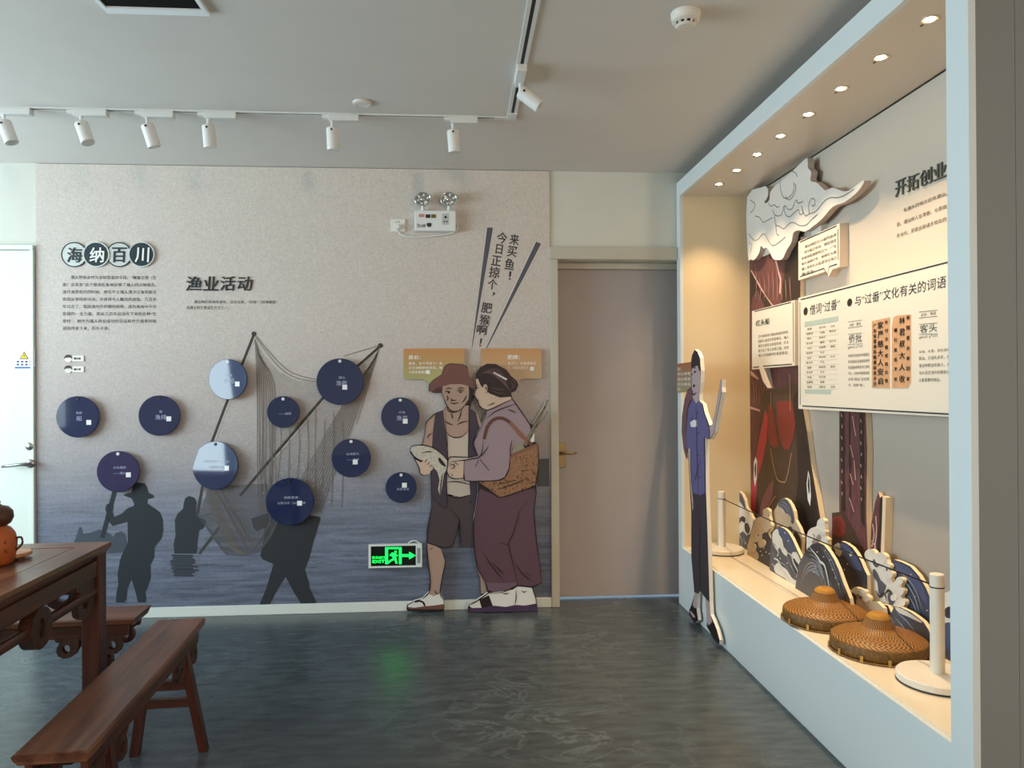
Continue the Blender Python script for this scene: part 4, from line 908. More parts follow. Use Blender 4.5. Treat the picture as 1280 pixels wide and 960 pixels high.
# ---- text panels
pan_m = mat('panel_print', '#dcd5c6', .5); pan_s = mat('panel_edge', '#cbbdb0', .55); tink = mat('panel_ink', '#26231e', .6); tink2 = mat('panel_ink_soft', '#48443c', .6)
def panel(lab, X, out, thick, border):
    pl = Plane('S', X); v = pl.at(out[0][0], out[0][1])
    t = thing('text_panel', (X+.02, v.y, pl.at(out[0][0], out[-1][1]).z), lab, 'text panel', 'raised text panels in the cabinet')
    board('panel_board', pl, out, thick, pan_m, t, side=pan_s)
    if 1.795-X-thick > .004 and abs(X-1.736) > 1e-4:
        ys_ = [pl.at(p[0], p[1]).y for p in out]; zs_ = [pl.at(p[0], p[1]).z for p in out]
        yc, zc = (min(ys_)+max(ys_))/2, (min(zs_)+max(zs_))/2+.02
        link('standoff', bx((X+thick, yc-.05, zc-.05), (1.799, yc+.05, zc+.05)), core, t)
    strokes('border_line', pl, border, .0055, 1, tink, t, 0)
    return pl, t
pA, tA = panel('small speech-shaped text panel just under the cloud', 1.756, [(998, 302), (1049.5, 279), (1049.5, 333.5), (1040.5, 336.6), (1035.5, 346), (1033, 339), (998, 350.5)], .042, [[(1000, 302.8), (1046, 282.4)], [(1000, 346), (1030, 335.5), (1034.5, 344), (1036.5, 333.5), (1046.5, 330)], [(1047.6, 286), (1048, 325)]])
TA = ['潮汕地区红头船的由来', '，清代雍正年间，朝廷规定', '各省商船按颜色区分，广东', '船头油成红色，俗称红头船', '潮人乘坐红头船漂洋过海过', '番谋生。']
for k, s in enumerate(TA):
    x1 = 1046 if k < 5 else 1020
    lettering('panel_lettering', s, pA, (1002 if k else 1006, 308.5+k*6.6-(1.5 if not k else 0), x1, 312.3+k*6.6-(1.5 if not k else 0)), tink2, tA, bold=.005)
pB_, tB = panel('speech-shaped text panel headed 红头船 left of the big panel', 1.736, [(940, 389), (993.5, 375), (993.5, 457), (955, 460.2), (959.5, 485), (953.5, 476), (949, 461), (940, 462)], .035, [[(943, 389.5), (989, 377.8)], [(942, 459.3), (949, 458.4)], [(954, 457.6), (990, 455.2)], [(991.5, 378), (992, 453)]])
lettering('panel_heading', '·红头船', pB_, (944, 401, 962, 408.5), tink, tB, bold=.01)
for k, s in enumerate(['红头船是清代潮汕商船的统称，', '因船头油漆红色而得名，潮人', '乘红头船往东南亚各地，红头', '船见证了海上丝绸之路，成为', '潮人开拓精神的重要象征。']):
    lettering('panel_lettering', s, pB_, (948, 419+k*5.9-(0 if k else -.2), 986, 422.8+k*5.9), tink2, tB, bold=.0)
pCn, tC = panel('big white text panel about 过番 words spanning the cabinet back', 1.725, [(998, 372.5), (1300, 296), (1300, 527), (998, 511)], .045, [[(1001, 374.5), (1290, 301)], [(1003, 507.3), (1290, 523.5)], [(1000, 378), (1000.3, 506)]])
lettering('panel_heading', '● 借词“过番”', pCn, (1004.5, 383.5, 1050, 395.5), tink, tC, bold=.0, shear=.05)
lettering('panel_heading', '● 与“过番”文化有关的词语', pCn, (1059, 372.5, 1183, 384.5), tink, tC, bold=.0, shear=.05)
teal = mat('panel_teal', '#a9bab0', .55); letm = mat('letter_paper', '#c99a72', .6, noise=.12, nscale=40)
printed('table_header', pCn, [(1006, 402.5), (1048, 395), (1048, 401), (1006, 408.2)], 1, teal, tC)
printed('table_footer', pCn, [(1006, 487), (1038.5, 487.2), (1038.5, 492), (1006, 491.2)], 1, teal, tC)
rt_ = random.Random(5)
WORDS = '番薯番茄肥皂雪文洋灰水泥手杖动角球浪高丕咖啡马铃薯摩托合适罗帝饼干五脚砌骑楼甘光乡村巴剎市场亚铅白铁孟加锅具'
for c_, cx in enumerate((1012, 1028, 1041)):
    for k in range(13):
        if c_ == 2 and k in (2, 5, 7, 9, 10, 11): continue
        y = 411+k*5.95-(cx-1006)*.12*(1-k/13.); n = 2+(k+c_) % 2; i0 = (k*3+c_*11) % 44
        lettering('table_lettering', WORDS[i0:i0+n], pCn, (cx-n*1.4, y, cx+n*1.4, y+2.7), tink2, tC)
strokes('table_rules', pCn, [[(1006, 416+i*5.9), (1048, 411.4+i*6.25)] for i in range(13)], .0015, 1, mat('rule_grey', '#b9b3a6', .6), tC, 0)
for q, cols in (([(1090, 401.5), (1112.5, 396.5), (1112.5, 485), (1090, 484.5)], ((1094, 404, '广东省澄海县隆都前美乡交'), (1101, 402, '家严慈大人安启'), (1108.5, 400, '外付大银贰拾元收'))), ([(1117, 397), (1121, 394.5), (1139, 393), (1139, 477), (1135, 485), (1115, 485), (1115, 410)], ((1120, 410, '顺付批信平安'), (1128, 396, '林君叔大人收'), (1135.5, 394, '泰国曼谷寄回家')))):
    printed('old_letter', pCn, q, 1, letm, tC)
    for cx, y0, s in cols:
        big = len(s) <= 7
        st = (483-y0)/len(s)
        for k, ch in enumerate(s):
            hw = 3.6 if big and cx in (1101, 1128) else 2.1; yy = y0+k*st+.6
            lettering('letter_character', ch, pCn, (cx-hw, yy, cx+hw, yy+min(st*.85, hw*2.4)), inkl, tC, bold=.02, off=.0014)
for x0, x1, hd_, y0 in ((1060, 1078, '侨批', 417.5), (1149, 1172, '客头', 405)):
    strokes('heading_rules', pCn, [[(x0, y0-15), (x1, y0-17.5)], [(x0, y0-7.5), (x1, y0-10)], [(x0, y0+.5), (x1, y0-1.5)], [(x0, y0+13), (x1, y0+12)]], .002, 1, tink2, tC, 0)
    lettering('panel_lettering', '读音：潮语', pCn, (x0+2, y0-12.8, x1-2, y0-9.3), tink2, tC)
    lettering('panel_heading', hd_, pCn, (x0+1, y0+1.5, x1-.5, y0+11.5), tink, tC)
    lettering('panel_lettering', 'giêu5 pʰoi1', pCn, (x0, y0+14.5, x1, y0+19), tink2, tC)
for k, s in enumerate(['侨批是专指海外侨胞通过', '民间渠道及金融邮政机构', '寄回国内附带家书汇款的', '凭证，是海外侨胞寄回故', '乡的“银信”合封家', '书，简称“批”。']):
    lettering('panel_lettering', s, pCn, (1060.5, 443+k*7.3, 1087 if k < 5 else 1081, 446.8+k*7.3), tink2, tC)
for k, s in enumerate(['从前，水客，指往返南洋', '职业，已消失多年，但从', '事这种职业的客人，在潮', '汕人经往海外的移民史上', '占着重要的地位。']):
    lettering('panel_lettering', s, pCn, (1149, 437+k*8.9-(0 if k else -1), 1192 if k < 4 else 1176, 441.6+k*8.9), tink2, tC)
# ---- raised heading and text printed on the cabinet back
PBK = Plane('S', CB-.0006)
hh = thing('title_lettering', PBK.at(1150, 250), 'raised dark lettering reading 开拓创业 on the cabinet back', 'lettering')
for i, ch in enumerate('开拓创业'):
    x0 = (1120.5, 1135, 1151, 1168)[i]; x1 = (1133.5, 1149.5, 1166, 1184.5)[i]
    yt = (227.5, 221.5, 215, 207.5)[i]
    lettering('title_character', ch, PBK, (x0, yt, x1, yt+19.5), mat('heading_grey', '#575a55', .35), hh, depth=.007, off=0, bold=.004)
for k, (s, x0, y0) in enumerate((('有潮水的地方就有潮汕人，勤', 1129.5, 260.5), ('是。潮汕商人在清朝，与晋商、徽商', 1121, 278.5), ('在当代，更是出现诸多知名的大商人', 1121, 292.5))):
    lettering('panel_lettering', s, PBK, (x0, y0, 1200, y0+5.2), tink2, cab)

# ---- waves
sl = mat('wave_slate', '#50535d', .5); bl = mat('wave_blue', '#495272', .5); dk = mat('wave_dark', '#33323a', .5); st_ = mat('wave_stripe', '#8b909b', .5); fo = mat('wave_foam', '#d6d2c8', .5); tan = mat('wave_tan', '#b9a68d', .55); ed = mat('wave_edge', '#e6d6b4', .6)
def wave(lab, X, top, base, layers=(), dots=(), foot=None, bubbles=(), bm_=None):
    pl = Plane('S', X)
    w = [pl.at(*p) for p in top]
    for v in w: v.z = max(v.z, ZS)
    pts = w+[Vector((X, PS(foot, 700, X).y if foot else w[-1].y, ZS)), Vector((X, w[0].y, ZS))]
    clean = [p for i, p in enumerate(pts) if (p-pts[i-1]).length > 1e-4]
    t = thing('wave_cutout', (X+.01, (w[0].y+w[-1].y)/2, ZS), lab, 'wave cutout', 'painted wave cutouts on the shelf')
    link('board', slab(new(), clean, .016, pl.normal, 0, 1), [base, ed], t)
    for i, (n, q, m) in enumerate(layers):
        printed(n, pl, q, i+1, m, t, 2 if len(q) > 4 else 0, zmin=ZS+.001)
    if bubbles:
        bm = new()
        for bi, (cx, cy, r) in enumerate(bubbles):
            q = [pl.at(cx+r*math.cos(-2*PI*k/18), cy+r*1.05*math.sin(-2*PI*k/18), .0003*(len(layers)+1)+.00025*bi) for k in range(18)]
            n0 = len(bm.faces); A = [bm.verts.new(p) for p in q]; Bv = [bm.verts.new(Vector(p)+Vector((.017, 0, 0))) for p in q]
            bm.faces.new(A).material_index = 0
            for k in range(18): bm.faces.new((A[k], A[(k+1) % 18], Bv[(k+1) % 18], Bv[k])).material_index = 1
        bmesh.ops.recalc_face_normals(bm, faces=bm.faces[:])
        link('foam_bubbles', bm, [bm_ or fo, ed], t)
    if dots:
        bm = new()
        for x, y in dots: ngon(bm, [pl.at(x+.8*math.cos(2*PI*k/8), y+.8*math.sin(2*PI*k/8), .0005*(len(layers)+2)) for k in range(8)])
        link('spray_dots', bm, fo, t)
    return pl, t
def stripes(pl, t, lines, layer, m=None, w=.006): strokes('wave_stripes', pl, lines, w, layer, m or st_, t, 3, True)
pl, t = wave('farthest wave cutout by the cabinet end wall, white with slate crest', 1.715, [(918, 700), (918, 622), (920, 617), (924, 614), (928, 617.5), (931, 625), (933, 634), (937, 640), (941, 648), (941, 660), (942, 700)], fo, [('crest', [(918.5, 622), (920.5, 617.5), (924, 615), (927.5, 619), (930.5, 626), (932, 636), (929, 633), (925, 627), (921, 624)], sl), ('swirl', [(919, 642), (923, 640), (924, 648), (928, 645), (932, 648), (931, 654), (927, 651), (924, 655), (919.5, 650)], dk), ('swirl', [(931, 655), (935, 654), (938, 661), (936, 667), (932, 664)], dk), ('body', [(919, 664), (924, 668), (929, 664), (934, 670), (938, 668), (940, 700), (919, 700)], sl)], (), bubbles=[(938, 650, 4), (939, 659, 4.5)])
stripes(pl, t, [[(920, 674), (924, 668), (928, 676), (927, 684)], [(930, 672), (932, 680), (934, 676)]], 6, fo)
pl, t = wave('round-capped slate wave cutout with tan foam before the tall junk', 1.700, [(963, 700), (963.5, 648), (966, 640), (970.5, 634), (972.5, 629), (976, 624.5), (980.5, 622.5), (985, 625), (989, 631), (992.5, 639), (994, 650), (999.5, 660), (1003, 671), (1002, 690), (1002, 715)], tan, [('crest', [(972.5, 632), (975, 626), (980.3, 623.3), (985, 626.5), (990, 636), (993, 649), (991, 655), (986, 648), (983, 642), (978, 636)], sl), ('swirl', [(971, 656), (974, 654), (975, 658), (980, 656), (984, 659), (989, 658), (991, 664), (988, 668), (984, 663), (978, 661), (972, 662)], dk), ('body', [(993, 664), (997, 666), (1001, 674), (1001, 684), (997, 690), (993, 678)], hull)], (), bubbles=[(973, 643, 7), (981, 650, 8), (970, 652, 7)], bm_=tan)
stripes(pl, t, [[(977, 627), (982, 629), (987, 637), (990, 649)], [(975, 630), (981, 633), (986, 641), (988, 650)], [(974, 633), (979, 636), (984, 644)]], 5)
pl, t = wave('small cream foam wave cutout, leftmost of the front row', 1.668, [(934.5, 712), (934.5, 682), (937, 670), (941, 656), (946, 646), (953, 644), (954.5, 636.5), (958, 634.8), (961, 638), (961.5, 645), (963, 652), (964, 661), (960, 666), (966, 678), (971, 690), (974, 716)], dk, [('foam', [(935, 700), (935, 682), (938, 670), (942, 656), (946.5, 647), (953, 645), (955, 637), (958, 635.6), (960.5, 638.5), (960.8, 646), (963, 660), (958, 666), (954, 664), (953, 675), (957, 678), (954.5, 683.5), (949, 684), (947, 676), (949, 668), (944, 672), (943, 684), (948, 692), (947, 700)], tan), ('swirl', [(942, 668), (944, 670), (943, 682), (941.5, 684), (941, 676)], dk)], [(955, 685), (958, 690), (953, 694), (951, 689), (962, 692)], bubbles=[(957.5, 639.5, 4), (957, 648.5, 5), (960, 657, 4.8), (950, 652, 5), (952, 662, 5), (946, 662, 4.6), (943, 673, 5), (953, 679, 4.6), (940, 684, 5.5)], bm_=tan)
pl, t = wave('blue wave cutout with white foam claws, second of the front row', 1.645, [(962, 725), (964, 670), (966, 665), (970, 660), (975, 658.5), (980, 660.5), (985, 665), (990, 673), (995, 684), (1001, 697), (1006, 710), (1012, 725), (1015, 745)], sl, [('crest', [(972, 661), (977, 660), (983, 664), (989, 674), (993, 686), (990, 690), (986, 682), (980, 672), (974, 668)], bl), ('foam', [(966, 667), (970, 661.5), (973, 662), (974, 668), (978, 674), (980, 684), (984, 688), (983, 695), (978, 690), (975, 684), (972, 688), (969, 680), (966, 678)], fo), ('foam', [(968, 708), (974, 703), (978, 708), (984, 712), (990, 722), (996, 726), (998, 732), (990, 730), (980, 722), (970, 716)], fo), ('foam', [(990, 692), (996, 690), (1001, 700), (1004, 714), (1001, 716), (998, 704), (993, 700)], fo), ('swirl', [(992, 698), (996, 702), (1000, 718), (997, 722), (992, 710)], dk)], [(982, 666), (986, 676), (976, 698), (985, 704), (990, 708), (973, 694), (994, 731)])
stripes(pl, t, [[(966, 672), (969, 682), (974, 690), (972, 696)], [(974, 676), (979, 686), (985, 690), (984, 696)], [(984, 690), (990, 694), (993, 704), (998, 714), (996, 722)], [(992, 690), (998, 696), (1002, 708), (1004, 720)], [(966, 704), (972, 712), (980, 716), (988, 726)], [(968, 698), (973, 700), (977, 708)]], 8, fo, .010)
stripes(pl, t, [[(968, 722), (980, 730), (994, 742)], [(966, 690), (972, 700), (982, 706), (990, 716)], [(984, 694), (989, 706), (996, 720)]], 7)
pl, t = wave('white foam wave cutout peeking over the largest dark wave', 1.690, [(1008, 720), (1008, 672), (1010, 664), (1014, 660), (1020.5, 658), (1022, 650.5), (1027.5, 648), (1030.5, 651), (1031.5, 660), (1032, 670), (1035, 676), (1036, 720)], fo, [('swirl', [(1014, 670), (1018, 667), (1019, 674), (1023, 668), (1027, 672), (1024, 678), (1018, 680), (1015, 678)], mat('wave_greyfoam', '#8c827e', .5))], (), bubbles=[(1027, 652, 4.2), (1029, 665, 3.6), (1021, 664, 5), (1013, 672, 4.6), (1032, 675, 3.4)])
pl, t = wave('largest dark slate wave cutout with a white crack line, mid front row', 1.622, [(994, 740), (998, 706), (1004, 694), (1009, 686), (1015, 680), (1022.5, 677.5), (1030, 681), (1037, 690), (1043, 700), (1048, 711), (1054, 728), (1062, 748), (1066, 775)], sl, [('shade', [(1006, 694), (1012, 684), (1022, 679), (1030, 684), (1038, 696), (1046, 712), (1053, 734), (1058, 752), (1044, 750), (1040, 730), (1030, 712), (1018, 700)], dk), ('swirl_back', [(998, 736), (1000, 714), (1006, 700), (1016, 698), (1026, 706), (1032, 720), (1036, 745), (1020, 745)], mat('wave_greybrown', '#5a5453', .5))], [(1032, 688), (1030, 696), (1038, 700), (1041, 712), (1045, 722), (1018, 715), (1022, 690), (1049, 730)], foot=1046)
stripes(pl, t, [[(1012, 683), (1018, 690), (1024, 698), (1026, 702), (1031, 706), (1034, 716), (1037, 732), (1040, 748)]], 6, fo, .012)
stripes(pl, t, [[(1010+i*2, 688+i*5), (1017+i*2, 690+i*6), (1024+i*2, 700+i*7), (1030+i, 716+i*7)] for i in range(5)]+[[(1002+i*3, 730-i*6), (1008+i*3, 708+i*2), (1018+i*2, 704+i*4), (1026+i, 720+i*3)] for i in range(5)]+[[(1026, 682), (1036, 698), (1046, 722), (1052, 742)], [(1030, 684), (1040, 700), (1050, 726)]], 5)
pl, t = wave('blue wave cutout behind the largest wave, before the smaller junk', 1.712, [(1043, 745), (1043, 686), (1046, 678), (1052, 676.5), (1058, 679), (1065, 684), (1071, 692), (1076, 701), (1080, 711), (1084, 719), (1085, 760)], dk, [('crest', [(1049, 682), (1053, 679), (1060, 682), (1068, 692), (1075, 704), (1078, 713), (1070, 712), (1063, 706), (1056, 696), (1051, 692)], bl), ('foam', [(1044, 686), (1046.5, 679), (1050, 680), (1050, 686), (1053, 689), (1050, 696), (1046, 692)], tan), ('foam', [(1062, 692), (1065, 690), (1066, 694), (1063, 696)], fo)], [(1060, 705), (1056, 712)], bubbles=[(1046.5, 684, 4), (1048, 690, 3.6)], bm_=tan)
pl, t = wave('tall white bubbled foam cutout with grey patches right of the dark waves', 1.745, [(1064, 775), (1064, 712), (1079, 711), (1082, 702), (1083, 692), (1088, 687), (1094, 694), (1101, 691.5), (1107, 696), (1111, 706), (1113, 718), (1116, 732), (1119, 726), (1125, 721), (1129, 725), (1126, 733), (1129, 740), (1126, 746), (1131, 751), (1129, 760), (1132, 790)], fo, [('patch', [(1091, 701), (1094, 699), (1096, 701), (1099, 699), (1100, 705), (1096, 709.5), (1092, 706)], sl), ('patch', [(1091, 714), (1093, 711), (1097, 716), (1101, 725), (1108, 732), (1105, 740), (1101, 744), (1098, 738), (1097, 728), (1093, 722)], sl), ('patch', [(1110, 743), (1114, 740), (1116, 746), (1120, 750), (1114, 758), (1111, 752)], sl), ('patch', [(1108, 711), (1110, 710), (1111, 718), (1109, 717)], st_), ('swirl', [(1066, 724), (1069, 722), (1073, 726), (1078, 724), (1082, 728), (1084, 734), (1078, 732), (1070, 732)], dk)], (), bubbles=[(1088, 693.5, 7), (1101, 698, 7.2), (1109, 708, 4.4), (1112, 718, 4.6), (1125, 726, 4.6), (1126, 739, 4.6), (1120, 733, 5), (1128, 753, 4.8), (1118, 747, 4)])
stripes(pl, t, [[(1065, 721), (1067, 728), (1070, 722), (1073, 729), (1077, 724), (1080, 731)], [(1096, 738), (1101, 746), (1106, 741), (1110, 752)], [(1108, 742), (1112, 738), (1117, 744)]], 9, dk, .012)
pl, t = wave('dark navy wave cutout behind the near barrier post', 1.764, [(1112, 780), (1112, 702), (1118, 699.5), (1127, 702.5), (1138, 708), (1148, 719), (1157, 734), (1163, 748), (1166, 770), (1168, 850)], mat('wave_navy', '#3b4254', .5), [('crest', [(1118, 704), (1127, 704.5), (1138, 711), (1147, 722), (1155, 736), (1160, 756), (1152, 748), (1143, 734), (1132, 722), (1122, 714)], bl)], [(1139, 718), (1144, 746), (1159, 763), (1137, 755)])
stripes(pl, t, [[(1120, 712), (1134, 722), (1146, 740), (1154, 764)], [(1124, 720), (1136, 732), (1146, 752), (1150, 772)], [(1136, 744), (1143, 756), (1147, 768)]], 4)
pl, t = wave('low swirl foam cutout right behind the far bamboo hat', 1.694, [(1050, 780), (1051, 748), (1056, 744), (1061, 740), (1067, 734.5), (1074, 735), (1080, 738), (1084, 745), (1086, 752), (1096, 752), (1104, 760), (1108, 792)], tan, [('swirl', [(1061, 746), (1066, 744), (1070, 748), (1070, 756), (1065, 756), (1062, 752)], dk), ('swirl', [(1073, 743), (1076, 742), (1078, 747), (1075, 749)], sl), ('foam', [(1052, 760), (1053, 748), (1060, 742), (1067, 736), (1074, 737), (1072, 741), (1064, 743), (1060, 748), (1059, 760)], fo)], (), bubbles=[(1055, 748, 4.5), (1062, 742, 4.6), (1070, 738.5, 4.6), (1078, 741, 4.4), (1083, 748, 4.2)])
stripes(pl, t, [[(1064, 752), (1062, 746), (1067, 743), (1071, 748), (1068, 754)]], 8, dk, .016)
pl, t = wave('low slate wave cutout with white trim behind the near bamboo hat', 1.722, [(1098, 790), (1099, 757), (1103, 755), (1110, 757), (1114, 766), (1118, 758), (1126, 759), (1138, 765), (1148, 772), (1154, 777), (1160, 786), (1166, 800), (1170, 850)], sl, [('crest', [(1100, 760), (1104, 758), (1109, 762), (1114, 774), (1118, 790), (1110, 784), (1104, 772)], bl), ('foam', [(1119, 759), (1128, 761), (1140, 768), (1153, 777), (1150, 778), (1136, 771), (1124, 766)], fo)], [(1112, 778), (1116, 784)])
stripes(pl, t, [[(1122, 766), (1134, 776), (1146, 792)], [(1120, 772), (1130, 784), (1138, 796)], [(1113, 768), (1118, 780), (1122, 792)]], 4)
pl, t = wave('white wave cutout half hidden between near post and cabinet stile', 1.740, [(1172, 850), (1174, 752), (1180, 742), (1188, 738), (1196, 742), (1204, 750), (1208, 860)], fo, [('patch', [(1180, 764), (1186, 758), (1192, 762), (1190, 772), (1183, 772)], dk), ('body', [(1175, 790), (1184, 778), (1196, 782), (1203, 800), (1204, 850), (1175, 845)], bl)], ())

# ---- barrier posts and cord
post_m = mat('post_white', '#ded9cd', .35)
def barrier(lab, x, y, ang):
    t = thing('barrier_post', (x, y, ZS), lab, 'barrier post', 'white barrier posts on the shelf')
    bm = new(); lathe(bm, [(0, .001), (.122, .001), (.126, .0045), (0, .0045)], (x, y, ZS), 'Z', 48); link('rubber_ring', bm, hole_d, t)
    bm = new(); lathe(bm, [(0, .0045), (.122, .0045), (.125, .008), (.125, .026), (.121, .030), (.03, .034), (0, .034)], (x, y, ZS), 'Z', 48); link('base', bm, post_m, t)
    bm = new(); lathe(bm, [(0, .034), (.022, .034), (.022, .358), (.020, .36), (0, .36)], (x, y, ZS), 'Z', 28); link('post', bm, post_m, t)
    bm = new(); lathe(bm, [(.0225, .315), (.0225, .319), (.0215, .319), (.0215, .315), (.0225, .315)], (x, y, ZS), 'Z', 28); link('groove', bm, hole_d, t)
    return t
barrier('far white barrier post on round base at the far end of the shelf', 1.545, 4.285, 0)
barrier('near white barrier post on round base beside the near bamboo hat', 1.573, 2.345, 0)
co = thing('elastic_rope', (1.56, 3.3, ZS+.3), 'thin black elastic cord strung between the two barrier posts', 'cord')
a, b = Vector((1.5465, 4.262, ZS+.317)), Vector((1.573, 2.368, ZS+.317))
bm = new(); tube(bm, [a+(b-a)*(k/10)-Vector((0, 0, .012*math.sin(PI*k/10))) for k in range(11)], .0028, 6); link('cord', bm, hole_d, co)

# ---- bamboo hats
def weave_mat(name, c1, c2):
    m = bpy.data.materials.new(name); m.use_nodes = True; nt = m.node_tree; b_ = nt.nodes['Principled BSDF']; L = nt.links.new
    tc = nt.nodes.new('ShaderNodeTexCoord'); sp = nt.nodes.new('ShaderNodeSeparateXYZ'); L(tc.outputs['Object'], sp.inputs[0])
    at = nt.nodes.new('ShaderNodeMath'); at.operation = 'ARCTAN2'; L(sp.outputs['Y'], at.inputs[0]); L(sp.outputs['X'], at.inputs[1])
    xx = nt.nodes.new('ShaderNodeVectorMath'); xx.operation = 'LENGTH'; L(tc.outputs['Object'], xx.inputs[0])
    def sw(mulA, mulR):
        a1 = nt.nodes.new('ShaderNodeMath'); a1.operation = 'MULTIPLY'; a1.inputs[1].default_value = mulA; L(at.outputs[0], a1.inputs[0])
        r1 = nt.nodes.new('ShaderNodeMath'); r1.operation = 'MULTIPLY_ADD'; r1.inputs[1].default_value = mulR; L(xx.outputs['Value'], r1.inputs[0]); L(a1.outputs[0], r1.inputs[2])
        s = nt.nodes.new('ShaderNodeMath'); s.operation = 'SINE'; L(r1.outputs[0], s.inputs[0]); return s
    s1_, s2_ = sw(52, 420), sw(52, -420)
    rg = sw(0, 330); gt = nt.nodes.new('ShaderNodeMath'); gt.operation = 'GREATER_THAN'; gt.inputs[1].default_value = 0; L(rg.outputs[0], gt.inputs[0])
    mm = nt.nodes.new('ShaderNodeMix'); L(gt.outputs[0], mm.inputs[0]); L(s1_.outputs[0], mm.inputs[2]); L(s2_.outputs[0], mm.inputs[3])
    mr = nt.nodes.new('ShaderNodeMapRange'); mr.inputs['From Min'].default_value = -.8; mr.inputs['From Max'].default_value = .6; L(mm.outputs[0], mr.inputs['Value'])
    mx = nt.nodes.new('ShaderNodeMixRGB'); mx.inputs['Color1'].default_value = (*lin(c1), 1); mx.inputs['Color2'].default_value = (*lin(c2), 1); L(mr.outputs[0], mx.inputs['Fac']); L(mx.outputs[0], b_.inputs['Base Color'])
    bp = nt.nodes.new('ShaderNodeBump'); bp.inputs['Strength'].default_value = .5; bp.inputs['Distance'].default_value = .003; L(mr.outputs[0], bp.inputs['Height']); L(bp.outputs[0], b_.inputs['Normal'])
    b_.inputs['Roughness'].default_value = .42
    return m
wv1 = weave_mat('bamboo_weave', '#4a2d0e', '#a8732c'); wv2 = weave_mat('bamboo_crown', '#7a4c10', '#d49a2c'); rimb = mat('bamboo_rim', '#7d5526', .45, noise=.3, nscale=60)
def bamboo_hat(lab, x, y, R):
    t = thing('bamboo_hat', (x, y, ZS), lab, 'hat', 'woven bamboo hats on the shelf')
    s = R/.18
    bm = new(); lathe(bm, [(.170*s, .004), (.178*s, .006), (.181*s, .022), (.178*s, .046), (.172*s, .052), (.168*s, .046), (.170*s, .004)], (x, y, ZS), 'Z', 72); link('brim_band', bm, mat('bamboo_band', '#6a4c20', .5, noise=.4, nscale=110, bump=.3), t, True)
    bm = new(); lathe(bm, [(.174*s, .051), (.160*s, .059), (.135*s, .067), (.105*s, .074), (.078*s, .081), (.062*s, .092)], (x, y, ZS), 'Z', 72); link('brim_top', bm, wv1, t, True)
    bm = new(); lathe(bm, [(.062*s, .091), (.053*s, .108), (.046*s, .122)], (x, y, ZS), 'Z', 48); link('crown', bm, wv1, t, True)
    bm = new(); lathe(bm, [(.045*s, .123), (.040*s, .134), (.028*s, .141), (.012*s, .144), (0, .1445)], (x, y, ZS), 'Z', 48); link('crown_cap', bm, wv2, t, True)
    bm = new(); lathe(bm, [(.184*s, .003), (.187*s, .006), (.184*s, .010), (.180*s, .006), (.184*s, .003)], (x, y, ZS-.002), 'Z', 72); link('rim_hoop', bm, rimb, t, True)
    for k in range(12):
        an = 2*PI*k/12+.2
        bm = new(); q = Vector((x+.1835*s*math.cos(an), y+.1835*s*math.sin(an), ZS+.002)); tn = Vector((-math.sin(an), math.cos(an), 0)); nn = Vector((math.cos(an), math.sin(an), 0))
        slab(bm, [q-tn*.005+nn*.004, q+tn*.005+nn*.004, q+tn*.005+nn*.003+Vector((0, 0, .022)), q-tn*.005+nn*.003+Vector((0, 0, .022))], .004, nn)
        link('rim_binding', bm, mat('bamboo_tie', '#b28b45', .45), t)
bamboo_hat('far woven bamboo hat lying on the shelf, partly behind the other', 1.517, 2.992, .168)
bamboo_hat('near woven bamboo hat lying on the shelf beside the near post', 1.546, 2.645, .168)

# ---- boy cutout leaning at the cabinet front and its bubble
XB = 1.317
pb = Plane('S', XB)
boy = thing('cutout_figure', (XB+.015, pb.at(872, 780).y, 0), 'flat cutout of a boy in blue shirt raising a hand before the cabinet', 'cutout figure')
boy_out = [(864, 451), (865, 444), (868.5, 436.8), (872, 440), (875, 447.5), (876.2, 463), (875.6, 478), (874, 492), (874, 501), (878.5, 505), (881, 516), (887, 532), (890, 531), (893, 520), (897, 497), (899, 485), (900.3, 474.5), (902.5, 474.5), (902, 484), (902.5, 490), (900, 502), (896, 522), (893, 540), (888, 549), (881.5, 546), (881.5, 560), (882.5, 614), (884.5, 670), (887, 753), (888, 768), (892, 777), (896, 787), (899.5, 800), (899, 806), (892, 799), (883.5, 783), (883, 765), (882, 748), (875.5, 739), (871, 743), (870.5, 760), (872.5, 775), (868, 779), (861.5, 768), (861.5, 763), (864.7, 755), (868, 742), (864, 695), (864, 640), (860, 564), (858, 574), (854.5, 562), (852, 540), (852.5, 520), (855.5, 500), (859.5, 487), (864.2, 483.5)]
board('board', pb, boy_out, .021, inkl, boy, zmin=.0, side=core)
B = lambda n, q, l, m: printed(n, pb, q, l, m, boy, 0, zmin=.001)
bsk = mat('print_boy_skin', '#b39c9d', .55); bshirt = mat('print_boy_shirt', '#5d5884', .55); bpant = mat('print_boy_trousers', '#352d35', .55); bbag = mat('print_boy_bag', '#6b4a50', .55, noise=.2, nscale=30); bhair = mat('print_boy_hair', '#2e2029', .5, noise=.4, nscale=60)
B('skin', [(864.6, 460), (875.8, 455), (875.6, 478), (873.8, 492), (873.6, 501), (870.5, 505), (868, 502), (866, 496), (865, 484), (864.6, 470)], 1, bsk)
B('raised_arm', [(886.5, 533), (890, 532), (893.5, 520), (897.4, 497), (899.4, 485), (900.6, 475), (902.2, 475), (901.6, 484), (902, 490), (899.6, 502), (895.6, 522), (892.6, 540), (887.5, 548.5), (885, 540)], 1, bsk)
B('hair', [(864.3, 463), (864.2, 451), (865.3, 444), (868.5, 437.5), (871.8, 440.5), (874.7, 448), (876, 463), (874.5, 464), (872.6, 458), (870.5, 455), (868, 459), (866, 460)], 2, bhair)
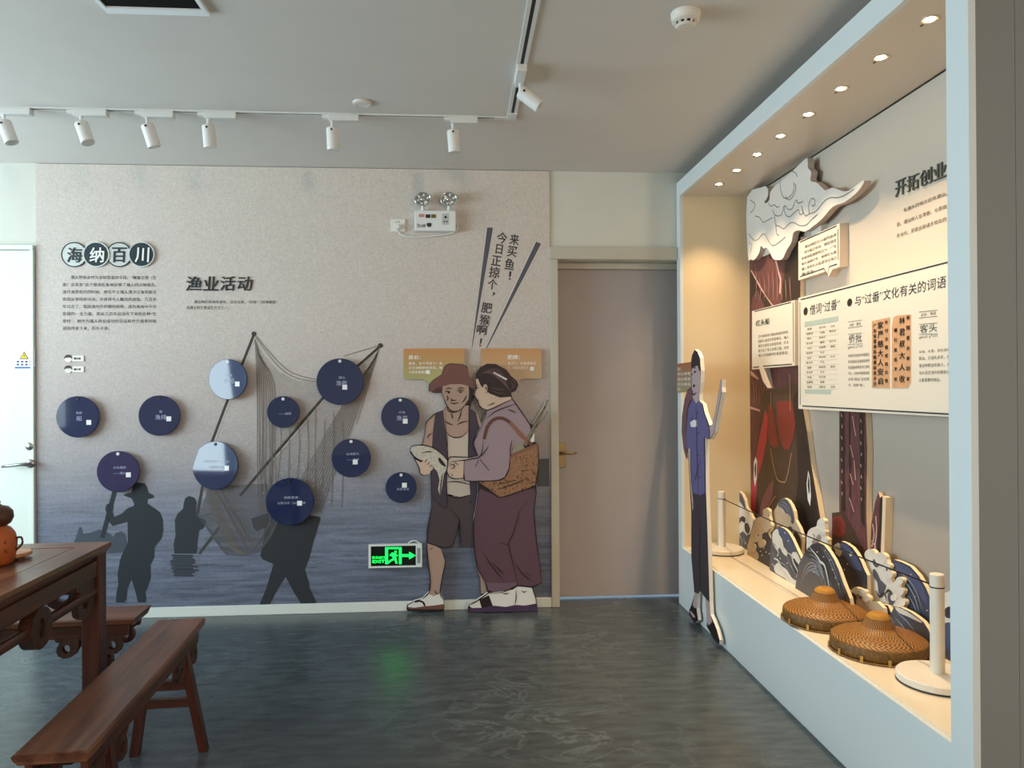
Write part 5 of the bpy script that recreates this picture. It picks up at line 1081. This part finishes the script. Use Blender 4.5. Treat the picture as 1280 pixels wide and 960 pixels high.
B('bag', [(852.4, 540), (852.9, 520), (856, 500), (860, 487.6), (864.6, 484.2), (866.5, 490), (866, 500), (861, 505), (859, 520), (858.6, 550), (859.6, 572), (858, 573), (854.8, 562)], 1, bbag)
B('hanging_arm', [(859, 548), (863, 550), (864, 600), (867, 630), (869.5, 645), (868.6, 646.5), (865.5, 638), (864.2, 620), (860.5, 566)], 1, bsk)
B('shirt', [(866.5, 498), (870.5, 504.5), (873.8, 500.5), (878.2, 505.2), (880.6, 516), (886.6, 532.5), (887.2, 548.6), (881.2, 545.6), (881.2, 560), (882, 616), (876, 619), (866.5, 616), (864.2, 590), (863.6, 561), (858.4, 560), (858, 548), (859, 520), (861, 508)], 3, bshirt)
B('trousers', [(866.5, 615.5), (876, 619), (882.4, 616), (884.3, 670), (886.8, 752), (884, 750), (876, 739), (870, 741.5), (867, 728), (864.4, 694), (864.4, 640), (866.8, 636)], 2, bpant)
B('leg', [(868.3, 740), (871.5, 741), (870.5, 760), (868, 760), (866.2, 756)], 1, bsk)
B('leg', [(882.5, 748), (886.8, 753), (888, 768), (890.5, 777), (886, 782), (883.6, 778)], 1, bsk)
B('shoe', [(861.8, 766), (862, 763), (864.8, 755.5), (868.5, 762), (871.8, 775), (868, 778), (865, 774)], 2, inkl)
B('shoe', [(883.6, 780), (888, 785), (891, 777.5), (894.6, 786), (898.6, 799.5), (898.5, 804.5), (892, 798)], 2, inkl)
B('shoe_opening', [(862.6, 764.5), (864, 763.6), (868.5, 769), (869, 772.5), (866, 771)], 3, bsk)
B('eye', [(868, 464.2), (870, 463.4), (870.4, 465.4), (868.6, 466.4)], 4, inkl)
B('brow', [(867.6, 460), (870, 458.6), (870.2, 459.8), (868, 461)], 4, inkl)
B('eye', [(865, 467.6), (866.4, 466.8), (866.4, 468.4), (865.2, 469)], 4, inkl)
B('mouth', [(866.6, 481.6), (868.8, 480.4), (869.2, 482), (868, 484.8), (867, 483.6)], 4, inkl)
B('name_badge', [(863.2, 527.6), (866, 526.2), (867, 524.8), (871.6, 525.4), (871.8, 533), (867.5, 534), (864.2, 533.4)], 5, sockw)
strokes('ink_lines', pb, [[(871, 505), (871.5, 540), (872, 580), (873.5, 616)], [(866.5, 498), (863, 503), (860, 512), (858.6, 530), (858, 548)], [(878.2, 505), (880.6, 516), (886.6, 532.5), (887.2, 548.5), (881.3, 545.6)], [(872.5, 516), (874, 515.6)], [(872.5, 541), (874.5, 541)], [(872, 570), (874.5, 569)], [(873, 596.5), (877, 596.5)], [(876.5, 574), (872, 590), (867.5, 603)], [(881.2, 546), (881.2, 560), (882, 616)], [(863.6, 560), (864.2, 590), (866.5, 616)], [(866, 521), (864.8, 527)], [(875, 740), (875, 700), (876, 650)], [(867, 458), (868.5, 459.6)], [(868, 465), (869.4, 464)], [(867, 483), (868, 480.8), (868.8, 483.5)], [(866, 492), (868, 493.5), (871, 490)]], .008, 6, inkl, boy, 2, True)
XBB = 1.340
pbb = Plane('S', XBB)
bb = thing('speech_bubble', (XBB, pbb.at(856, 490).y, 1.3), 'small orange-brown speech board left behind the boy cutout', 'speech bubble')
zt_, zb_ = pbb.at(856, 454).z, pbb.at(856, 492).z
board('bubble_board', pbb, [(846, 455), (866, 452), (866, 489.5), (846, 491)], .010, vgrad('boy_bubble_print', '#a25f3e', '#9d8a67', zb_+.05, zt_), bb)
for k in range(5): lettering('bubble_lettering', ['细弟：', '阿公讲老', '祖过番坐', '红头船去', '南洋。'][k], pbb, (847.2, 459.4+k*6.3, 851.5 if k in (0, 4) else 863.4, 463.3+k*6.3), txtw, bb, bold=.005)
# ================================================================== table and benches
wx = wood('rosewood_x', '#2e1710', '#5f3422', axis='X'); wy = wood('rosewood_y', '#2e1710', '#5f3422', axis='Y'); wz = wood('rosewood_z', '#32170f', '#5a2c1c', axis='Z'); wc = wood('rosewood_carved', '#2a140d', '#54301f', 2.0, .45, 'Z')
wtop = wood('tabletop_grain', '#4a2a1c', '#83563c', axis='Y', rough=.3); wtopx = wood('tabletop_grain_x', '#4a2a1c', '#83563c', axis='X', rough=.3)
def local(name, bm, m, parent, smooth=False):
    """part of a thing built about its own origin (the thing is turned afterwards)"""
    xs = [v.co for v in bm.verts]; c = Vector([(min(v[i] for v in xs)+max(v[i] for v in xs))/2 for i in range(3)])
    for v in bm.verts: v.co -= c
    me = bpy.data.meshes.new(name); bm.to_mesh(me); bm.free(); me.materials.append(m)
    if smooth:
        for p in me.polygons: p.use_smooth = True
    o = bpy.data.objects.new(name, me); COL.objects.link(o); o.parent = parent; o.location = c
    return o
def prism(bm, outline, axis, d0, d1):
    """extrude a 2-D outline (u,z) between d0 and d1 along an axis"""
    def P(u, z, d): return (d, u, z) if axis == 'X' else (u, d, z)
    A = [bm.verts.new(P(u, z, d0)) for u, z in outline]; Bv = [bm.verts.new(P(u, z, d1)) for u, z in outline]
    bm.faces.new(A); bm.faces.new(Bv[::-1]); N = len(A)
    for i in range(N): bm.faces.new((A[i], Bv[i], Bv[(i+1) % N], A[(i+1) % N]))
    bmesh.ops.recalc_face_normals(bm, faces=bm.faces[:])
def hookpts(u, z, s, flip=1):
    """carved hook bracket: drop, curl and open eye (outline in u,z)"""
    o = [(0, 0), (1.15, 0), (1.12, -.14), (.92, -.22), (1.02, -.40), (1.08, -.62), (.98, -.86), (.74, -1.0), (.44, -.98), (.20, -.84), (.06, -.60), (.05, -.50), (.42, -.50), (.44, -.66), (.58, -.76), (.74, -.70), (.80, -.54), (.74, -.38), (.60, -.32), (.46, -.38), (.421, -.485), (.04, -.485), (0, -.3)]
    return [(u+flip*a*s, z+b*s) for a, b in o]
def beam(bm, p, q, w, d):
    """square section bar from p to q"""
    p, q = Vector(p), Vector(q); t = (q-p).normalized(); a = Vector((1, 0, 0)) if abs(t.x) < .7 else Vector((0, 1, 0))
    a = (a-t*a.dot(t)).normalized(); b = t.cross(a)
    V_ = [bm.verts.new(e+a*(i*w/2)+b*(j*d/2)) for e in (p, q) for i, j in ((-1, -1), (1, -1), (1, 1), (-1, 1))]
    for f in ((0, 1, 2, 3), (7, 6, 5, 4), (0, 4, 5, 1), (1, 5, 6, 2), (2, 6, 7, 3), (3, 7, 4, 0)): bm.faces.new([V_[i] for i in f])
    bmesh.ops.recalc_face_normals(bm, faces=bm.faces[:])

def make_bench(lab):
    t = thing('bench', (0, 0, 0), lab, 'bench', 'wooden benches around the table')
    L_, W_, H = 1.066, .182, .45
    hl, hw = L_/2, W_/2
    for k, (y0, y1) in enumerate(((-hw, hw),)):
        bm = new()
        out = [(-hw+.006, H), (hw-.006, H), (hw, H-.006), (hw, H-.022), (hw-.012, H-.032), (-hw+.012, H-.032), (-hw, H-.022), (-hw, H-.006)]
        prism(bm, out, 'X', -hl, hl)
        for v in bm.verts:
            if abs(v.co.x) > hl-.001 and v.co.z < H-.01: v.co.x -= math.copysign(.010, v.co.x)
        local('seat', bm, wtopx, t)
    for s in (-1, 1):
        bm = new(); y = s*(hw-.026)
        zt_, zb_ = H-.032, H-.085
        out = [(-hl+.03, zt_), (hl-.03, zt_), (hl-.035, zb_+.012), (hl-.20, zb_), (hl-.24, zb_+.008), (-hl+.24, zb_+.008), (-hl+.20, zb_), (-hl+.035, zb_+.012)]
        prism(bm, out, 'Y', y-.009, y+.009); local('apron', bm, wx, t)
        for e in (-1, 1):
            bm = new(); prism(bm, hookpts(e*(hl-.212), H-.074, .078, -e), 'Y', y-.011, y+.011); local('carved_bracket', bm, wc, t)
            bm = new(); prism(bm, hookpts(e*(hl-.138), H-.066, .078, e), 'Y', y-.011, y+.011); local('carved_bracket', bm, wc, t)
    for e in (-1, 1):
        for s in (-1, 1):
            bm = new(); a = Vector((e*(hl-.185), s*(hw-.036), H-.030)); b = Vector((e*(hl-.145), s*(hw+.030), 0))
            beam(bm, a, b, .036, .030)
            for v in bm.verts:
                if v.co.z < .05: v.co.z = 0
            local('leg', bm, wz, t)
        for z in (.258, .192):
            k = 1-z/.42; x = e*(hl-.185+.040*k); y = hw-.036+.066*k
            local('stretcher', bx((x-.012, -y, z-.016), (x+.012, y, z+.016), .002), wy, t)
        bm = new(); prism(bm, [(-hw+.045, H-.032), (hw-.045, H-.032), (hw-.05, H-.062), (hw-.06, H-.072), (-hw+.06, H-.072), (-hw+.05, H-.062)], 'X', e*(hl-.10)-.009, e*(hl-.10)+.009)
        local('end_apron', bm, wc, t)
    return t
be1 = make_bench('long dark wooden bench in front, beside the table, seen end on')
be2 = copy_tree(be1); be2['label'] = 'long dark wooden bench behind the table, parallel to the mural'
be1.location = (-1.053, 2.440, 0); be1.rotation_euler = (0, 0, PI/2+math.radians(4.0))
be2.location = (-1.815, 3.062, 0); be2.rotation_euler = (0, 0, math.radians(3.0))

tb = thing('square_table', (0, 0, 0), 'dark carved wooden square table at the left edge', 'table')
S_, H = .95, .78
h = S_/2
zt0 = H-.034
bo = .088
# mitred frame boards around a centre panel
for k in range(4):
    bm = new()
    A = [(-h, -h), (h, -h), (h-bo, -h+bo), (-h+bo, -h+bo)]
    a = k*PI/2; ca, sa = math.cos(a), math.sin(a)
    rot = lambda p: (p[0]*ca-p[1]*sa, p[0]*sa+p[1]*ca)
    sh = .0008
    T = [bm.verts.new((*rot(p), H)) for p in A]
    A2 = [(-h+.012, -h+.012), (h-.012, -h+.012), (h-bo, -h+bo), (-h+bo, -h+bo)]
    M_ = [bm.verts.new((*rot(p), H-.016)) for p in A]; Bt = [bm.verts.new((*rot(p), zt0)) for p in A2]
    bm.faces.new(T); bm.faces.new(Bt[::-1])
    for U, L2 in ((T, M_), (M_, Bt)):
        for i in range(4): bm.faces.new((U[i], L2[i], L2[(i+1) % 4], U[(i+1) % 4]))
    bmesh.ops.recalc_face_normals(bm, faces=bm.faces[:])
    for v in bm.verts: pass
    local('frame_board', bm, wtop if k % 2 else wtopx, tb)
n_pl = 4; pw = (S_-2*bo-.010)/n_pl
for k in range(n_pl):
    x0 = -h+bo+.005+k*pw
    local('tabletop_plank', bx((x0+.0006, -h+bo+.004, zt0+.004), (x0+pw-.0006, h-bo-.004, H-.0012)), wtop, tb)
lw = .062
for sx in (-1, 1):
    for sy in (-1, 1):
        cx, cy = sx*(h-.012-lw/2), sy*(h-.012-lw/2)
        local('leg', bx((cx-lw/2, cy-lw/2, 0), (cx+lw/2, cy+lw/2, zt0), .004), wz, tb)
for k in range(4):
    a = k*PI/2; R_ = Matrix.Rotation(a, 4, 'Z')
    def put(name, bm, m):
        bmesh.ops.transform(bm, matrix=R_, verts=bm.verts[:]); local(name, bm, m, tb)
    i_ = h-.012-lw
    put('waist', bx((-i_, -h+.030, zt0-.020), (i_, -h+.050, zt0)), wx if k % 2 == 0 else wy)
    put('apron', bx((-i_, -h+.018, zt0-.075), (i_, -h+.044, zt0-.018), .004), wx if k % 2 == 0 else wy)
    bm = new(); tube(bm, [(-i_, -h+.035, .612), (i_, -h+.035, .612)], .0165, 12); put('high_stretcher', bm, wx if k % 2 == 0 else wy)
    # ring ornament threaded on the stretcher
    bm = new()
    oo = [(.064*math.cos(2*PI*j/28), .612+.064*math.sin(2*PI*j/28)) for j in range(28)]; ii = [(.017*math.cos(2*PI*j/28), .612+.032*math.sin(2*PI*j/28)) for j in range(28)]
    y0, y1 = -h+.012, -h+.052
    va = [[bm.verts.new((u, y, z)) for u, z in c] for c in (oo, ii) for y in (y0, y1)]
    for j in range(28):
        j2 = (j+1) % 28
        bm.faces.new((va[0][j], va[0][j2], va[2][j2], va[2][j])); bm.faces.new((va[1][j2], va[1][j], va[3][j], va[3][j2]))
        bm.faces.new((va[0][j2], va[0][j], va[1][j], va[1][j2])); bm.faces.new((va[2][j], va[2][j2], va[3][j2], va[3][j]))
    bmesh.ops.recalc_face_normals(bm, faces=bm.faces[:]); put('ring_ornament', bm, wc)
    for s in (-1, 1):
        bm = new(); prism(bm, hookpts(s*i_, .672, .13, -s), 'Y', -h+.024, -h+.046); put('carved_bracket', bm, wc)
        bm = new()
        lathe(bm, [(0, -.012), (.020, -.012), (.028, -.004), (.028, .004), (.020, .012), (0, .012)], (s*(i_-.105), -h+.035, .655), 'Y', 16); put('carved_rosette', bm, wc)
tb.location = (-1.7535, 2.361, 0); tb.rotation_euler = (0, 0, math.radians(2.6))

# ---- clay jug and round wooden coaster on the table
clay = mat('jug_clay', '#a8562a', .35, noise=.12, nscale=14); clayd = mat('jug_dark_glaze', '#4a2f1e', .3, noise=.3, nscale=12)
jc = PF(-7, 706, .78)
jug = thing('clay_jug', (jc.x, jc.y, .78), 'orange clay gourd-shaped jug with dark top at the left edge of the table', 'jug')
bm = new(); lathe(bm, [(0, .0), (.046, .0), (.056, .012), (.062, .045), (.064, .075), (.058, .100), (.046, .118), (.036, .124), (.034, .128)], (jc.x, jc.y, .78), 'Z', 40); link('body', bm, clay, jug, True)
bm = new(); lathe(bm, [(.035, .126), (.046, .134), (.054, .152), (.052, .172), (.040, .186), (.022, .192), (.016, .197), (.018, .205), (.010, .211), (0, .212)], (jc.x, jc.y, .78), 'Z', 40); link('lid', bm, clayd, jug, True)
bm = new()
for dx, dz, r in ((.030, .078, .006), (.040, .050, .005)):
    an = -.9; lathe(bm, [(0, -.004), (r, -.002), (r*1.1, .002)], (jc.x+.055, jc.y-.032, .78+dz), 'X', 10)
link('relief_dots', bm, clayd, jug)
bm = new(); tube(bm, smooth_open([(jc.x+.058, jc.y+.01, .862), (jc.x+.076, jc.y+.012, .866), (jc.x+.080, jc.y+.012, .845), (jc.x+.062, jc.y+.01, .825)], 4), .0035, 8); link('handle', bm, clayd, jug, True)
cc = PF(13, 692.5, .793)
cs = thing('wooden_coaster', (cc.x, cc.y, .78), 'round pale wooden disc lying on the table beside the jug', 'coaster')
wp = wood('pale_wood', '#a5623c', '#d39a6c', 2.0, .45, 'X')
bm = new(); lathe(bm, [(0, .006), (.058, .006), (.063, .009), (.063, .017), (.060, .020), (0, .020)], (cc.x, cc.y, .78), 'Z', 40); link('disc', bm, wp, cs)
for k in range(3):
    an = 2*PI*k/3-.3; bm = new(); q = (cc.x+.045*math.cos(an), cc.y+.045*math.sin(an), .78); lathe(bm, [(0, .0), (.010, .0), (.010, .007), (0, .007)], q, 'Z', 12); link('foot', bm, clayd, cs)

# ================================================================== ceiling fittings
trk = mat('track_white', '#d8dad7', .35); trk_d = mat('track_slot', '#17181a', .5)
TZ = 2.668; TY = 3.625; TX = .260
tr = thing('lighting_track', (TX, TY, TZ), 'L-shaped white lighting track with dark slot on the ceiling', 'lighting track')
bm = new(); box(bm, (-2.95, TY-.017, TZ), (TX-.02, TY-.005, CEIL)); box(bm, (-2.95, TY+.005, TZ), (TX-.02, TY+.017, CEIL)); link('track_rail', bm, trk, tr)
link('track_slot', bx((-2.95, TY-.0055, TZ+.0012), (TX-.02, TY+.0055, CEIL)), trk_d, tr)
bm = new(); box(bm, (TX-.022, .9, TZ), (TX-.007, TY-.02, CEIL)); box(bm, (TX+.007, .9, TZ), (TX+.022, TY-.02, CEIL)); link('track_rail', bm, trk, tr)
link('track_slot', bx((TX-.0075, .9, TZ+.0012), (TX+.0075, TY-.02, CEIL)), trk_d, tr)
bm = new(); box(bm, (TX-.085, TY-.020, TZ-.002), (TX+.024, TY+.020, CEIL), bevel=.003); box(bm, (TX-.024, TY-.075, TZ-.004), (TX+.024, TY-.0, CEIL), bevel=.003); link('corner_joint', bm, trk, tr)
head_m = mat('spot_head_white', '#dcdcd8', .35)
def track_head(lab, adapter, axis, pivot, direction):
    a0, a1 = adapter
    t = thing('track_spotlight', (pivot[0], pivot[1], TZ-.1), lab, 'track light', 'white track spotlights, switched off')
    if axis == 'X': ab = bx((a0, TY-.020, TZ-.030), (a1, TY+.020, TZ-.0005), .003); cl_ = bx((a0-.030, TY-.014, TZ-.018), (a0+.001, TY+.014, TZ-.0005), .002)
    else: ab = bx((TX-.020, a0, TZ-.030), (TX+.020, a1, TZ-.0005), .003); cl_ = bx((TX-.014, a1-.001, TZ-.018), (TX+.014, a1+.030, TZ-.0005), .002)
    link('adapter', ab, trk, t); link('adapter_clip', cl_, trk, t)
    p = Vector(pivot); d = Vector(direction).normalized()
    bm = new(); tube(bm, [p+Vector((0, 0, .0)), p-Vector((0, 0, .030))], .008, 10); link('stem', bm, trk, t)
    top = p-Vector((0, 0, .032))+d*.004
    bm = new(); tube(bm, [top-d*.004, top, top+d*.098, top+d*.102, top+d*.102, top+d*.080], .030, 24, True, [.027, .030, .030, .029, .025, .024]); link('head', bm, head_m, t, False)
    bm = new(); tube(bm, [top+d*.012+Vector((0, -.0305, 0)), top+d*.012+Vector((0, -.034, 0))], .005, 8); link('pivot_screw', bm, trk_d, t)
    return t
LABS = ['leftmost track spotlight at the frame edge, tilted', 'second track spotlight from the left, tilted most', 'third track spotlight from the left, tilted', 'fourth track spotlight from the left, hanging nearly straight', 'fifth track spotlight, hanging straight right of the ceiling disc', 'sixth track spotlight, nearest the track corner']
for i, (ax0, ax1, px, tilt, ty) in enumerate(((-8, 40, 5, .36, -.05), (93, 135, 101.5, .38, -.25), (178, 218, 184, .26, .25), (256, 296, 260.5, .07, .06), (411, 449, 415.5, .03, .1), (563, 597, 566, .08, .12))):
    xa = PF(ax0, 150, TZ-.015); xa = PW(ax0, 150, TY).x; xb = PW(ax1, 150, TY).x; xp = PW(px, 150, TY).x
    track_head(LABS[i], (xa, xb), 'X', (xp, TY, TZ-.030), (math.sin(tilt), ty*.6, -math.cos(tilt)))
ya0 = PS(650, 84, TX).y if False else 2.96
track_head('track spotlight on the short track arm, aimed right at the cabinet', (3.00, 3.17), 'Y', (TX+.004, 3.13, TZ-.030), (.78, -.12, -.62))

# ---- smoke detector
sd = PF(857, 16, CEIL)
t = thing('smoke_detector', (sd.x, sd.y, CEIL-.05), 'round white smoke detector on the ceiling near the cabinet', 'smoke detector')
sdm = mat('detector_white', '#d9d4ca', .4)
bm = new(); lathe(bm, [(0, 0), (.052, 0), (.052, -.012), (.050, -.018), (.049, -.030), (.040, -.036), (0, -.036)], (sd.x, sd.y, CEIL-.0005), 'Z', 40); link('body', bm, sdm, t)
bm = new(); lathe(bm, [(.033, -.035), (.033, -.044), (0, -.044)], (sd.x, sd.y, CEIL), 'Z', 32); link('chamber', bm, trk_d, t)
bm = new()
for k in range(10):
    an = 2*PI*k/10; box(bm, (sd.x+.034*math.cos(an)-.004, sd.y+.034*math.sin(an)-.004, CEIL-.046), (sd.x+.034*math.cos(an)+.004, sd.y+.034*math.sin(an)+.004, CEIL-.034))
link('vent_ribs', bm, sdm, t)
bm = new(); lathe(bm, [(.034, -.044), (.036, -.046), (.030, -.052), (0, -.054)], (sd.x, sd.y, CEIL), 'Z', 32); link('cap', bm, sdm, t)

# ---- flush ceiling disc
cd = PF(453, 128, CEIL)
t = thing('ceiling_disc', (cd.x, cd.y, CEIL-.01), 'small flat white blanking disc on the ceiling beside the long track', 'ceiling cover')
bm = new(); lathe(bm, [(0, 0), (.044, 0), (.044, -.006), (.040, -.009), (0, -.009)], (cd.x, cd.y, CEIL-.0003), 'Z', 36); link('cover', bm, sdm, t)
bm = new(); lathe(bm, [(.030, -.0085), (.033, -.0105), (.036, -.0085)], (cd.x, cd.y, CEIL-.0003), 'Z', 36); link('ring', bm, trk, t)

# ---- unlit square ceiling panel
t = thing('ceiling_panel', (-1.05, 2.5, CEIL-.012), 'black unlit square panel with white frame on the ceiling', 'ceiling panel')
x0, x1, y1 = -1.222, -.872, 2.668; y0 = y1-.36
bm = new(); f_ = .040
for a, b in (((x0, y0, CEIL-.014), (x1, y0+f_, CEIL-.0005)), ((x0, y1-f_, CEIL-.014), (x1, y1, CEIL-.0005)), ((x0, y0+f_, CEIL-.014), (x0+f_*.35, y1-f_, CEIL-.0005)), ((x1-f_*.35, y0+f_, CEIL-.014), (x1, y1-f_, CEIL-.0005))): box(bm, a, b)
link('frame', bm, mat('panel_frame_white', '#eef4f5', .3), t)
link('dark_screen', bx((x0+f_*.35, y0+f_, CEIL-.008), (x1-f_*.35, y1-f_, CEIL-.0005)), mat('panel_black', '#020203', .6, spec=.1), t)
